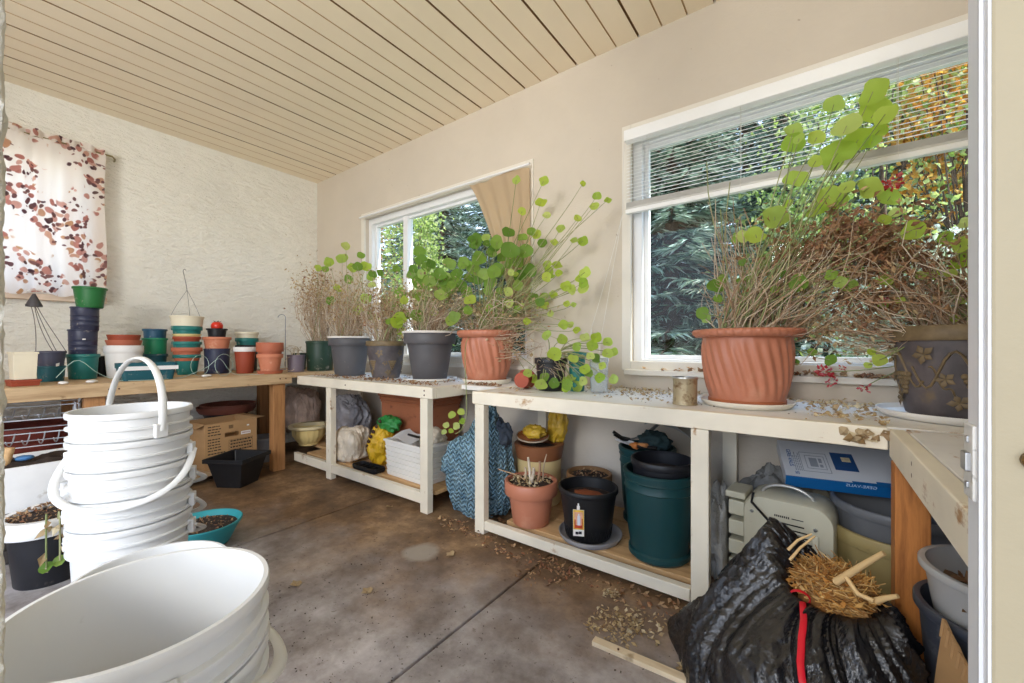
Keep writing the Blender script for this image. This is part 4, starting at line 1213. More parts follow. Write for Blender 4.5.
P.tangle(120, (ppt(495, 308, 1.93), (.36, .13, .14)), .16, (.0014,.003), dead=.3, straw=.6, sag=.04)
P.tangle(60, (ppt(520, 340, 1.88), (.18, .10, .14)), .12, (.0012,.0024), dead=.8, straw=.8, sag=.1)
P.mass(500, (ppt(490, 310, 1.93), (.30, .12, .09)), P.straw, (.012,.03))
for k in range(26): P.shade.blade(ppt(rnd(486,500), 335, 1.9), (rnd(-.4,.4), rnd(-.2,.2), 1), (1,0,0), rnd(.12,.26), .010, rnd(-.3,.3))
P.leaves([(rnd(455,545), rnd(228,312), rnd(4.5,8)) for k in range(26)], 1.93, .12, shade=True)
P.leaves([(rnd(500,585), rnd(255,350), rnd(3.5,6)) for k in range(22)], 1.93, .10)
# thin trailing runners to the right, and one hanging down between the benches
for (tx, ty) in ((560,320), (572,345), (548,330), (540,372), (535,385)):
    P.green.tube(kinked(P.foot(), ppt(tx, ty, rnd(1.85,1.95)), 8, .08, -.1), .0018, 5, caps=False)
a = ppt(458, 372, 1.62); P.green.tube(bez(P.foot(), ppt(460, 330, 1.8), ppt(466, 360, 1.50), ppt(466.5, 400, 1.48), 8) + bez(ppt(466.5, 405, 1.48), ppt(467, 425, 1.48), ppt(462, 432, 1.5), ppt(455, 434, 1.5), 6), .0022, 5, caps=False)
P.leaves([(452,415,4), (446,425,3.4), (456,426,4), (461,412,4), (444,432,3), (451,431,3), (462,421,3.4)], 1.5, .015, stem=False)
P.done()

# ---- grey and relief pots in the middle
def midpot(name, label, px, Y, wt, wb, yt, mat, z=ZB, leaves=None, **kw):
    root, (x, y, zz, r, h, t) = place(name, label, px, Y, wt, wb, yt, mat, z, **kw)
    return root, Plant(root, (x, y, zz + h*kw.get('soil', .88)), r*.8)
WRIM = pm('chalky_white', (226,220,212), .8, .1, 10, dirt=((130,120,112), .6, 20))
r1, P = midpot('potted_plant', 'large charcoal pot with chalky white rim beside the terracotta urn', 430, 1.85, 52, 34, 334, SPOTTED, soil=.94, rimh=.07, rimo=.010, seg=64)
x, y, zz = r1.location; 
obj('chalk_edge', MB().lathe([(.166, .0), (.178, .0), (.182, .006), (.180, .014), (.166, .012)], 48, closed=True).shift((0, 0, -(zof(334, atY(430,1.85)[2])-ZB-.002))), WRIM, r1, smooth=45)
saucer('dusty white saucer beneath the large charcoal pot', (x, y, ZB), .178, .0175, pm('saucer_white', (238,234,226)))
r1.location.z += .005
P.base.z += .005
P.tangle(100, (ppt(428, 316, 1.84), (.36, .16, .06)), .2, (.0012,.0026), dead=.4, straw=1.0, sag=-.22)
P.tangle(120, (ppt(425, 298, 1.85), (.30, .15, .13)), .18, (.0014,.0028), dead=.4, straw=.8)
P.tangle(80, (ppt(460, 300, 1.87), (.28, .12, .10)), .12, (.0014,.0028), straw=.5)
P.mass(700, (ppt(430, 298, 1.86), (.30, .13, .12)), P.straw, (.012,.03))
P.leaves([(370+a*.2343, 180+b*.2343, c*.2343) for a, b, c in ((370,400,30), (410,355,28), (465,340,34), (400,350,24), (245,370,28), (270,420,30), (300,400,30), (320,440,26), (225,400,24), (240,450,26), (500,270,18), (345,460,26), (185,380,20), (285,470,22), (430,380,26), (205,440,22), (360,430,26))], 1.86, .09, shade=True)
P.leaves([(rnd(385,470), rnd(250,318), rnd(4.5,8)) for k in range(30)], 1.86, .12, shade=True)
P.leaves([(452,320,8), (400,330,6), (434,312,5), (470,300,7)], 1.80, .04)
P.done()
r2, P = midpot('potted_plant', 'bronze grape-relief pot between two grey pots, spilling dry stems', 386, 1.79, 40, 27, 341, MATS['bronze_relief'], soil=.93, rimh=.035, rimo=.008, seg=56, belly=.006, rimmat=MATS['bronze_gold'])
obj('grape_relief', relief(r2, .132, zof(341, atY(386,1.79)[2])-ZB, .09, 5, 4), MATS['bronze_gold'], r2, smooth=60)
P.tangle(70, (ppt(384, 318, 1.8), (.36, .15, .06)), .22, (.0012,.0024), dead=.6, straw=1.2, sag=-.25)
P.tangle(110, (ppt(385, 300, 1.8), (.30, .16, .15)), .20, (.0013,.0026), dead=.8, straw=1.0)
P.mass(700, (ppt(385, 302, 1.8), (.28, .14, .14)), P.straw, (.012,.03)); P.mass(200, (ppt(390, 312, 1.78), (.22, .12, .10)), P.dead, (.012,.028))
P.leaves([(rnd(355,410), rnd(262,325), rnd(3.5,6)) for k in range(7)], 1.79, .1, shade=True)
P.leaves([(366,298,6), (378,316,5), (400,318,8), (404,300,5), (372,285,5), (397,322,7)], 1.76, .06)
P.done()
r3, P = midpot('potted_plant', 'charcoal pot with chalky white rim next to the dark green pot', 350, 1.78, 43, 30, 338, SPOTTED, soil=.94, rimh=.06, rimo=.010, seg=64)
obj('chalk_edge', MB().lathe([(.150, .0), (.158, .0), (.161, .006), (.159, .013), (.150, .011)], 48, closed=True).shift((0, 0, -(zof(338, atY(350,1.78)[2])-ZB-.002))), WRIM, r3, smooth=45)
P.tangle(70, (ppt(350, 316, 1.8), (.36, .15, .07)), .22, (.0012,.0024), dead=.4, straw=1.4, sag=-.25)
P.tangle(90, (ppt(352, 296, 1.8), (.30, .16, .19)), .20, (.0012,.0026), dead=.5, straw=1.0)
P.mass(600, (ppt(350, 298, 1.8), (.27, .14, .17)), P.straw, (.012,.03))
P.leaves([(rnd(325,375), rnd(250,320), rnd(3,5)) for k in range(5)], 1.79, .1, shade=True)
P.leaves([(342,258,6), (352,268,5), (366,266,6), (338,288,5), (346,246,5), (358,310,6), (371,277,5), (330,262,4)], 1.8, .08)
P.done()
r4, P = midpot('potted_plant', 'dark green pot of dead brown stalks in the room corner', 320, 1.80, 29, 26, 341, DGREEN, z=ZL, soil=.92, rimh=.02, rimo=.003)
P.tangle(140, (ppt(316, 292, 1.8), (.23, .16, .20)), .18, (.0013,.0026), dead=.8, straw=1.4)
P.mass(600, (ppt(316, 290, 1.8), (.22, .14, .18)), P.straw, (.012,.03)); P.mass(260, (ppt(318, 290, 1.8), (.20, .13, .17)), P.dead, (.012,.028))
P.leaves([(328,262,5), (318,268,4)], 1.8, .05)
P.done()

# ---- the small things under the trailing leaves on the long bench
x, y, t = atY(529, 1.76)
b_ = pot('plant_pot', 'small brown pot lying on its side under the trailing leaves', (x-.01, y-.055, ZB+.05), .052, .10, .04, TERRAD, tilt=(math.radians(-90), 0, .3), rimh=.016)
x, y, t = atY(551, 1.80)
b_ = pot('plant_pot', 'black pot with soil under the trailing geranium leaves', (x, y, ZB), .085, .165, .066, BLACKP, rimh=.03, soil=.9)
P = Plant(b_, (x, y, ZB+.15), .06)
P.leaves(z8([(280,460,15), (320,470,17), (300,510,19), (270,535,18), (380,465,15), (410,465,16), (360,490,15), (400,488,16), (440,508,15), (350,520,14), (455,575,15), (420,572,14), (265,590,18), (300,600,19), (360,602,16), (380,548,15), (320,575,15), (345,570,14), (440,478,13), (455,503,13), (245,575,14), (230,560,12), (330,600,13), (395,515,13), (425,540,13), (285,620,14), (375,580,14)]), 1.72, .10)
P.leaves(z8([(300,585,18), (335,590,16), (275,570,16), (390,560,14), (410,520,14)]), 1.68, .05, shade=True)
P.tangle(30, (ppt(560, 365, 1.72), (.20, .10, .07)), .12, (.0012,.0024), straw=.4)
P.done()
x, y, t = atY(577, 1.84)
pot('plant_pot', 'teal cup-like pot among the trailing leaves', (x, y, ZB), .048, zof(352, t)-ZB, .036, TEAL, rimh=.022)
x, y, t = atY(599, 1.84)
jm, nt, b = newmat('clear_jar'); b.inputs['Base Color'].default_value = (.9,.94,.95,1); b.inputs['Roughness'].default_value = .12; b.inputs['Transmission Weight'].default_value = .75; b.inputs['IOR'].default_value = 1.2
jr = thing('plastic_jar', 'clear plastic jar standing at the right end of the trailing leaves', 'jar', (x, y, ZB))
hj = zof(356, t)-ZB
obj('jar_body', MB().lathe([(0,0), (.036,0), (.040,.006), (.046,hj-.004), (.048,hj), (.044,hj), (.038,.008), (0,.006)], 32), jm, jr, smooth=45)
obj('rim', MB().lathe([(.044,hj-.008), (.050,hj-.008), (.050,hj+.001), (.044,hj+.001)], 32, closed=True), MATS['vinyl'], jr, smooth=45)
# ---- soup can
x, y, t = atY(685, 1.665)
can = thing('tin_can', 'rusty label-less tin can beside the big terracotta pot', 'can', (x, y, ZB))
TIN = pm('tin', (176,160,128), .45, .2, 14, metal=.35, dirt=((120,92,60), .52, 26))
hc = zof(377, t)-ZB; rc = .0455
prof = [(0,.003), (rc-.003,.003), (rc,0), (rc,.005), (rc-.0015,.008)] + [(rc-.0015-.0008*(k%2), .016+k*(hc-.032)/18) for k in range(19)] + [(rc-.0015,hc-.008), (rc,hc-.004), (rc,hc), (rc-.002,hc), (rc-.003,hc-.006), (rc-.003,.006), (0,.005)]
obj('can_body', MB().lathe(prof, 40), TIN, can, smooth=30)
obj('rim', MB().lathe([(rc-.003,hc-.004), (rc+.0012,hc-.004), (rc+.0012,hc+.001), (rc-.003,hc+.001)], 40, closed=True), pm('tin_bright', (206,206,204), .3, .1, 20, metal=.8), can, smooth=40)
# ---- leaf litter on the benches and the sill (nobody could count it)
def litter(name, label, boxes, mats, n, z, size=(.012,.04), seed=1, cat='leaf litter'):
    random.seed(seed); mb = MB()
    for i in range(n):
        b = random.choices(boxes, [q[4] for q in boxes])[0]
        p = Vector((rnd(b[0], b[1]), rnd(b[2], b[3]), z + rnd(.001,.012)))
        L = rnd(*size); mb.blade(p, (rnd(-1,1), rnd(-1,1), rnd(-.05,.3)), (rnd(-1,1), rnd(-1,1), rnd(-.1,.1)), L, L*rnd(.35,.8), rnd(-.1,.35))
    o = obj(name, mb, mats); tag(o, label, cat, kind='stuff'); return o
litter('fallen_leaves', 'dry leaf litter and petals scattered on the long white bench', [(-.95,-.40,1.86,2.08,5), (-.75,-.35,1.62,2.0,2), (-.02,.18,1.54,2.0,5), (-.1,.2,1.9,2.08,2), (-1.25,-1.1,1.6,2.0,1)], MATS['straw_leaf'], 560, ZB, (.006,.028), 3)
litter('dead_leaves', 'brown dead leaves lying on the sill of the big window', [(-.1,.45,2.085,2.12,3), (-.7,-.1,2.085,2.12,1)], MATS['dead_leaf'], 150, .795, (.015,.045), 4)
litter('fallen_leaves', 'brown leaf litter lying between pots on the short white bench', [(-3.0,-1.7,1.56,1.66,4), (-2.7,-1.75,1.6,2.0,2), (-1.62,-1.40,1.75,1.8,1)], MATS['dead_leaf'], 620, ZB, (.006,.026), 5)
litter('potting_grit', 'pale grit and white specks spilt on the long bench', [(-1.0,-.45,1.75,2.1,3), (-.6,.1,1.6,2.05,1)], pm('grit', (120,110,100), .9, .5, 40), 330, ZB-.001, (.004,.012), 6, 'grit')
mb = MB(); random.seed(9)
for k in range(16):
    L = rnd(.02,.045); mb.blade(ppt(rnd(848, 882), rnd(431, 439), YF-.004), (rnd(-1,1), rnd(-.12,.05), rnd(-.5,.6)), (0,-.2,1), L, L*.7, .3)
tag(obj('leaf_cluster', mb, MATS['straw_leaf']), 'dry leaves caught on the front rail of the long white bench', 'leaf litter', kind='stuff')
# ================================================================ white buckets
random.seed(41)
BW = pm('bucket_white', (222,221,217), .38, .03, 5, dirt=((190,186,176), .68, 10))
BB = pm('bail_white', (220,219,214), .4, .03, 6)
def bucket_prof():
    th = .003; H = .37
    ro = lambda z: .1285 + (.1465-.1285)*z/H
    p = [(0,0), (.124,0), (.1285,.005)]
    for z in (.1, .2, .282): p.append((ro(z), z))
    for zc in (.292, .322):
        p += [(ro(zc)+.0005, zc-.0055), (.1535, zc-.003), (.1535, zc+.002), (ro(zc)+.001, zc+.0045)]
    p += [(ro(.352), .350), (.1535, .353), (.1545, .358), (.1545, .366), (.1525, .370), (.1460, .370), (.1440, .366)]
    for z in (.3, .2, .1): p.append((ro(z)-th-.001, z))
    p += [(.1285-th-.001, .008), (0, .006)]
    return p
BPROF = bucket_prof()
def bail(a, phi, L=.2, w=.0105, flat=.5, bulge=0):
    """plastic strap handle: ears on direction a; phi 0 = up, 90 = straight out, 150 = hanging"""
    A = Vector((cos(a), sin(a), 0)); Nn = Vector((-sin(a), cos(a), 0)); U = Vector((0,0,1))
    d = U*cos(phi) + Nn*sin(phi); mb = MB(); P = []
    for i in range(29):
        th = pi*i/28
        P.append(A*(.161*cos(th) + bulge*sin(2*th)) + d*(L*sin(th)**.8) + U*.308)
    mb.tube(P, w, 8, flat=flat)
    return mb
def ears(a):
    A = Vector((cos(a), sin(a), 0)); Nn = Vector((-sin(a), cos(a), 0)); U = Vector((0,0,1)); out = []
    for s in (1, -1):
        mb = MB(); out.append(mb)
        c = A*(.1535*s) + U*.308
        P = [c + Nn*q[0]*.017 + U*q[1]*.022 + A*s*o for o in (-.008, .010) for q in ((-1,-1), (1,-1), (1,1), (-1,1))]
        mb.hexa(P)
    return out
def bucket(label, x, y, z, a, phi, group, tilt=0, L=.2, bulge=0):
    t = thing('plastic_bucket', label, 'bucket', (x, y, z), 0, group)
    obj('bucket_body', MB().lathe(BPROF, 72), BW, t, smooth=50)
    for e in ears(a): obj('handle_ear', e, BW, t, bevel=.003)
    obj('bail_handle', bail(a, phi, L, bulge=bulge), BB, t, smooth=60)
    return t
rad_ = math.radians
tx, ty = -1.790, .337
va = math.atan2(-ty, -tx)             # towards the camera
G = 'white buckets nested in the tall stack'
zs = [0, .087, .174, .261, .348]
bucket('white bucket at the very bottom of the tall nested stack', tx, ty, zs[0], va+1.25, rad_(118), G, L=.19, bulge=.03)
bucket('white bucket second from the bottom of the tall nested stack', tx, ty, zs[1], va+1.30, rad_(124), G, L=.19, bulge=.035)
bucket('white bucket in the middle of the tall nested stack', tx, ty, zs[2], va+1.35, rad_(116), G, L=.19, bulge=.04)
bucket('white bucket second from the top of the tall nested stack', tx, ty, zs[3], va+1.22, rad_(-128), G, L=.205, bulge=.012)
bucket('white bucket topmost of the tall stack with its handle standing up', tx, ty, zs[4], va+.42, rad_(4), G, L=.225)
nx, ny = -.768, .156
va = math.atan2(-ny, -nx); G = 'white buckets nested in the nearest stack'
bucket('white bucket lowest of the nearest nested stack', nx, ny, .014, va+.3, rad_(124), G, L=.2)
bucket('white bucket in the middle of the nearest nested stack', nx, ny, .101, va+1.9, rad_(112), G)
bucket('empty white bucket on top of the nearest stack, seen from above', nx, ny, .188, va+.10, rad_(116), G, L=.188)
mx_, my_ = -1.303, .281; va = math.atan2(-my_, -mx_)
bucket('single white bucket just behind the nearest stack, only its rim showing', mx_, my_, .0, va+1.0, rad_(115), None)
pad = MB(); pad.box(nx-.16, nx+.16, ny-.14, ny+.15, 0, .0125)
tag(obj('wooden_board', pad, MATS['pine_shelf'], bevel=.002), 'flat wooden board on the floor beneath the nearest bucket stack', 'board')

# ================================================================ left foreground floor things
x, y, t = atZ(206, 528, .085)
bowl = thing('garden_bowl', 'turquoise bowl of dark soil on the floor behind the tall bucket stack', 'bowl', (x-.03, y, 0))
BT = plastic('turquoise', (52,158,166), ((130,150,150), .66, 14))
obj('bowl_body', MB().lathe([(0,0), (.09,0), (.10,.006), (.135,.075), (.150,.098), (.152,.106), (.148,.109), (.138,.104), (.126,.074), (.095,.012), (0,.01)], 48), BT, bowl, smooth=50)
obj('soil', MB().lathe([(.131,.084), (.08,.092), (.03,.098), (0,.094)], 30, fn=lambda q, z, a: (q, z+.006*mn.noise(Vector((q*cos(a)*40, q*sin(a)*40, 3)))*(q < .12))), SOIL, bowl, smooth=60)
CH = pm('bark_chips', (92,74,62), .9, .4, 34)
def heap(root, r, z, n, seed, mats, size=(.01,.03), name='soil_chips', top=.03):
    random.seed(seed); mb = MB()
    for i in range(n):
        a = rnd(0, 6.28); q = r*sqrt(rnd(0,1)); L = rnd(*size)
        mb.blade((q*cos(a), q*sin(a), z + top*(1-(q/r)**2) + rnd(0,.008)), (rnd(-1,1), rnd(-1,1), rnd(-.2,.4)), rv(), L, L*.6, rnd(-.3,.3))
    o = obj(name, mb, mats, root); o['kind'] = 'stuff'
    return o
heap(bowl, .12, .084, 130, 5, MATS['dead_leaf'], (.008,.02), 'leaf_scraps', .012)
x, y, t = atT(50, 1.62)
pl = pot('round_planter', 'round white planter heaped with soil and white grit, left of the tall bucket stack', (x, y, 0), .140, .262, .095, BLACKP, cat='planter', rimh=.06, rimo=.022, soil=.95, soilmat=SOIL, rimmat=WHITEP)
heap(pl, .11, .250, 260, 6, MATS['dead_leaf'], (.006,.018), 'soil_chips', .035)
mb = MB(); random.seed(4)
for i in range(9):
    a = rnd(1.2, 3.6); mb.ball((.085*cos(a), .085*sin(a), .268), (rnd(.012,.022), rnd(.012,.022), .01), 10, 6, lambda d: 1+.3*mn.noise(d*2.5))
obj('white_grit', mb, WRIM, pl, smooth=60)['kind'] = 'stuff'
# wilted trailing plant hanging from it
mb = MB(); g2 = MB(); d2 = MB()
for k in range(3):
    a0 = -.15 + k*.22; e = Vector((.13*cos(a0), .13*sin(a0), .255))
    P = bez(e, e*1.15+Vector((0,0,.05)), e*1.25-Vector((0,0,.05)), Vector((e.x*1.2+rnd(-.02,.02), e.y*1.2, rnd(.06,.14))), 8); mb.tube(P, .003, 5)
    for j in range(5): d2.blade(P[random.randint(4,8)], (rnd(-1,1), rnd(-1,1), -1), rv(), rnd(.03,.05), .025, .3)
    g2.leafdisc(P[-1], (.6,-.3,.6), .022, 9)
obj('wilted_stems', mb, MATS['green_stem'], pl); obj('wilted_leaves', d2, MATS['straw_leaf'], pl); obj('green_leaves', g2, MATS['geranium_leaf_shade'], pl)
# white foam trough with soil behind it, on a dark crate
x, y, t = atX(30, -2.86)
cr = thing('crate', 'dark slatted crate under the white trough at far left', 'crate', (x, y, 0))
CRM = pm('dark_slats', (60,54,50), .8, .2, 8)
for k in range(3):
    for s_ in (-1, 1):
        mb = MB(); mb.box(-.13, .13, s_*.16-.008, s_*.16+.008, .005+k*.075, .06+k*.075); obj('slat', mb, CRM, cr, bevel=.003)
        mb = MB(); mb.box(s_*.138-.008, s_*.138+.008, -.165, .165, .005+k*.075, .06+k*.075); obj('slat', mb, CRM, cr, bevel=.003)
mb = MB(); mb.box(-.13,.13,-.15,.15,.2,.215); obj('top_board', mb, CRM, cr)
trg = thing('foam_trough', 'white trough of dark soil behind the round planter at far left', 'trough', (x, y, .219), 0)
m2 = tub(.17, .19, .19, .9, .012); obj('trough_body', m2, WHITEP, trg, smooth=50)
mb = MB(); mb.grid(lambda u, v: (-.145+.29*u, -.165+.33*v, .165+.03*mn.noise(Vector((u*5, v*5, 1)))+.03*sin(pi*u)*sin(pi*v)), 24, 24); obj('soil', mb, SOIL, trg, smooth=60)
st_ = MB(); st_.tube([(0.06,-.08,.17),(.06,-.06,.26)], .016, 10); obj('wooden_peg', st_, MATS['pine_shelf'], trg, smooth=60)
cp_ = MB(); cp_.ball((.05,-.02,.205), (.025,.03,.012), 12, 8, lambda d: 1+.2*mn.noise(d*3)); obj('blue_cap', cp_, pm('blue_cap', (70,120,170), .4, .1), trg, smooth=60)
# wire rack, with a red-brown basket behind
x, y, t = atX(34, -3.36)
ba = thing('red_basket', 'red-brown woven basket under the left bench behind the wire rack', 'basket', (-3.73, y-.01, .077))
mb = MB(); mb.lathe([(0,0), (.15,0), (.155,.01), (.19,.36), (.197,.37), (.19,.378), (.18,.366), (.145,.012), (0,.01)], 60, fn=lambda q, z, a: (q*(1+.012*sin(30*a)*sin(z*160)), z)); obj('basket_body', mb, pm('basket_red', (132,62,52), .7, .3, 20), ba, smooth=60)
obj('rim', MB().lathe([(.183,.36), (.203,.36), (.203,.385), (.183,.385)], 60, closed=True, fn=lambda q, z, a: (q+.003*sin(40*a), z)), pm('basket_red', (132,62,52)), ba, smooth=60)
rk = thing('wire_rack', 'white wire dish rack under the left end of the bare wood bench', 'rack', (-3.40, y-.02, .076), -.2)
rk.scale = (1, 1, .88)
RW = pm('rack_white', (226,230,236), .35, .05, 6)
mb = MB(); 
def rod(m, a, b, r=.004): m.tube([a, b], r, 7)
for zz in (.60, .52, .44, .36, .28):
    rr_ = .20 - (.60-zz)*.05
    mb.tube([(rr_*.55*(1 if abs(cos(a)) < 1e-9 else cos(a)/max(abs(cos(a)), abs(sin(a)))), rr_*sin(a)/max(abs(cos(a)), abs(sin(a))), zz) for a in [2*pi*i/32 for i in range(33)]], .0035, 6)
obj('ring_wires', mb, RW, rk, smooth=60)
mb = MB()
for k in range(7):
    yy = -.17 + k*.055; mb.tube(bez((.10, yy, .40), (.03, yy, .34), (-.04, yy, .34), (-.11, yy, .41), 7), .003, 6)
    mb.tube(bez((.10, yy, .55), (.05, yy, .50), (-.04, yy, .50), (-.11, yy, .56), 7), .003, 6)
obj('basket_wires', mb, RW, rk, smooth=60)
for sx in (-.1, .1):
    for sy in (-.185, .185):
        mb = MB(); mb.tube([(sx, sy, .61), (sx*.95, sy*.95, .3), (sx*.9, sy, .0)], .006, 8); obj('leg', mb, RW, rk, smooth=60)

# ================================================================ under the left bench, right end
def open_box(sx, sy, h, th=.006):
    mb = MB()
    for a in ((-sx, sx, -sy, -sy+th), (-sx, sx, sy-th, sy), (-sx, -sx+th, -sy+th, sy-th), (sx-th, sx, -sy+th, sy-th)): mb.box(a[0], a[1], a[2], a[3], 0, h)
    mb.box(-sx, sx, -sy, sy, 0, th)
    return mb
CARD = pm('cardboard', (186,146,100), .85, .06, 5, stretch=(1,1,4))
x, y, t = atX(221, -3.46)
bx = thing('cardboard_box', 'open brown cardboard box with printed lines and handle hole under the left bench', 'box', (x, y, .077), .12)
mb = MB(); th = .006; sx, sy, h = .15, .17, .31
mb.box(-sx, sx, -sy, -sy+th, 0, h); mb.box(-sx, sx, sy-th, sy, 0, h); mb.box(-sx, -sx+th, -sy+th, sy-th, 0, h); mb.box(-sx+th, sx-th, -sy+th, sy-th, 0, th)
# front (+x) with a hand hole
hz0, hz1, hy = .205, .235, .045
mb.box(sx-th, sx, -sy+th, -hy, 0, h); mb.box(sx-th, sx, hy, sy-th, 0, h); mb.box(sx-th, sx, -hy, hy, 0, hz0); mb.box(sx-th, sx, -hy, hy, hz1, h)
obj('box_body', mb, CARD, bx)
mb = MB(); fl = [(sx, -sy, h), (sx, sy, h), (sx+.03, sy, h-.02), (sx+.03, -sy, h-.02)]
mb.hexa([(-sx,-sy-.0,h), (sx,-sy,h), (sx,-sy-.05,h-.02), (-sx,-sy-.05,h-.02)] + [(-sx,-sy,h+.004), (sx,-sy,h+.004), (sx,-sy-.05,h-.016), (-sx,-sy-.05,h-.016)]); obj('flap', mb, CARD, bx)
mb = MB(); mb.hexa([(-sx,sy,h), (sx,sy,h), (sx,sy+.055,h+.0), (-sx,sy+.055,h)] + [(-sx,sy,h+.004), (sx,sy,h+.004), (sx,sy+.055,h+.004), (-sx,sy+.055,h+.004)]); obj('flap', mb, CARD, bx)
INK = pm('box_ink', (62,50,40), .9, .1); mb = MB(); random.seed(2)
def ink(y0, y1, z0, z1): mb.box(sx, sx+.0006, y0, y1, z0, z1)
zz = .285
for row in range(9):
    yy = -.15
    while yy < -.075: 
        w = rnd(.008,.022); ink(yy, min(-.07, yy+w), zz, zz+.007); yy += w+.004
    zz -= .019 if row != 3 else .03
for row in range(4):
    yy = -.01; z0 = .165-row*.022
    ink(-.02, .14, z0+.014, z0+.0155)
    while yy < .13:
        w = rnd(.006,.018); ink(yy, min(.135, yy+w), z0, z0+.010); yy += w+.004
ink(-.02, -.0185, .09, .18); ink(.1385, .14, .09, .18)
yy = -.15
for row in range(3):
    yy = -.15
    while yy < -.04: w = rnd(.008,.02); ink(yy, yy+w, .10-row*.022, .108-row*.022); yy += w+.004
for k in range(5): mb.box(sx, sx+.0006, -.02+.006*k, -.0165+.006*k, .262-.003*(k%2), .285)
obj('printed_lettering', mb, INK, bx)
mb = MB(); mb.box(sx, sx+.001, .06, .125, .205, .228); mb.box(sx, sx+.001, .10, .115, .262, .272); obj('paper_label', mb, WHITEP, bx)
mb = MB()
for k in range(7): mb.box(sx+.001, sx+.0014, .066+k*.008, .070+k*.008, .212, .222)
obj('label_print', mb, pm('label_red', (170,110,90), .9, .1), bx)
# dark crate behind carrying two brown saucers
x, y, t = atX(226, -3.82)
dc = pot('storage_tub', 'dark upturned tub behind the cardboard box carrying brown saucers', (x, y, .077), .15, .31, .13, BLACKP, cat='tub', rimh=.02)
BRS = pm('saucer_brown', (116,66,52), .6, .12, 8, dirt=((150,110,90), .62, 10))
saucer('large brown saucer lower of two behind the cardboard box', (x+.02, y, .390), .20, .05, BRS, 'brown saucers under the left bench')
saucer('large brown saucer upper of two behind the cardboard box', (x+.02, y+.01, .412), .19, .045, BRS, 'brown saucers under the left bench')
x, y, t = atX(264, -3.56)
pot('plastic_tub', 'round grey plastic tub by the rusty corner post under the left bench', (x, y, .001), .125, .19, .10, plastic('tub_grey', (150,148,150), DUST), cat='tub', rimh=.022, rimo=.01)
# black square pot on the floor
x, y, t = atZ(238, 484, 0); 
sq = thing('square_pot', 'black square tapered pot standing on the floor before the cardboard box', 'plant pot', (x, y, 0), .55)
mb = MB(); a, b_, h_ = .082, .128, .195; i_ = .004; lip = .135
P_ = lambda s, z: [(-s,-s,z), (s,-s,z), (s,s,z), (-s,s,z)]
rings = P_(a,0)+P_(b_-.008,h_-.02)+P_(lip,h_-.018)+P_(lip,h_)+P_(b_-i_,h_)+P_(a-i_,.006)
mb.v = rings
for k in range(5):
    for j in range(4): mb.face((4*k+j, 4*k+(j+1)%4, 4*k+4+(j+1)%4, 4*k+4+j))
mb.face((3,2,1,0)); mb.face((20,21,22,23))
obj('pot_body', mb, pm('matte_black', (28,28,30), .5, .15, 8, dirt=((60,56,54), .62, 8)), sq, bevel=.006)
mb = MB(); s_ = lip+.001
for e in ((-s_,s_,-s_-.001,-s_+.006), (-s_,s_,s_-.006,s_+.001), (-s_-.001,-s_+.006,-s_,s_), (s_-.006,s_+.001,-s_,s_)): mb.box(e[0], e[1], e[2], e[3], h_-.026, h_+.001)
obj('rim', mb, MATS['matte_black'], sq, bevel=.003)

# ================================================================ under the short white bench
SH = .1035
def cloth_blob(c, r, seed, amp=.22, fs=2.2, fold=.12, nu=150, nv=96, flat=None):
    o = Vector((seed*3.1, seed*1.7, seed*.9))
    def f(d): return .92/(abs(d.x)**3.2+abs(d.y)**3.2+abs(d.z)**3.2)**(1/3.2) * (1 + amp*1.5*mn.noise(d*1.3 + o) + fold*.8*crumple(Vector((d.x, d.y, d.z*.55)), o, fs))
    mb = MB(); mb.ball(c, r, nu, nv, f)
    if flat is not None: mb.v = [(p[0], p[1], max(p[2], flat)) for p in mb.v]
    return mb
def film(name, col, alpha=.5, rough=.25):
    m, nt, b = newmat(name); v = coords(nt)
    c = ramp(nt, noise_tex(nt, v, 12, 4), [(.3, sc(lin(col), .7)), (.7, sc(lin(col), 1.15))])
    nt.links.new(c, b.inputs['Base Color']); b.inputs['Roughness'].default_value = rough; b.inputs['Specular IOR Level'].default_value = .6
    bump(nt, b, noise_tex(nt, v, 24, 6, .65), .6, .02)
    return m
film('bag_brown', (196,168,150), 1, .35); film('bag_smoke', (146,142,144), 1, .2); film('bag_pale', (226,212,190), .6, .5); film('bag_yellow', (232,184,36), 1, .35); film('bag_green', (50,150,70), 1, .35); film('bag_black', (30,30,34))
x, y, t = atY(309, 1.72)
fb = thing('fluted_bowl', 'cream fluted bowl with a flared rim on the shelf by the corner post', 'bowl', (x, y, SH))
rb2 = .135; hb = .158
obj('bowl_body', MB().lathe([(0,0), (.07,0), (.078,.006), (.074,.014), (.095,.04), (.122,.085), (.128,hb-.02), (.122,hb-.02), (.112,.08), (.07,.02), (0,.018)], 96, fn=lambda q, z, a: (q*(1+(.022*sin(18*a) if .02 < z < hb-.03 else 0)), z)), pm('bowl_cream', (232,206,138), .5, .06, 6), fb, smooth=50)
obj('rim', MB().lathe([(.118,hb-.022), (rb2+.002,hb-.022), (rb2+.016,hb-.014), (rb2+.018,hb+.006), (rb2+.008,hb+.01), (.118,hb+.004)], 64, closed=True), pm('rim_cream', (232,214,168), .5, .05, 6), fb, smooth=50)
x, y, t = atY(306, 1.93)
bg = cloth_blob((0, 0, .23), (.19, .125, .20), 3, .2, 2.4, .18, flat=0); b_ = obj('plastic_bag', bg, MATS['bag_brown'], smooth=70); b_.location = (x+.02, y-.05, SH); tag(b_, 'crumpled brownish plastic bag slumped behind the cream fluted bowl', 'bag')
x, y, t = atY(357, 1.94)
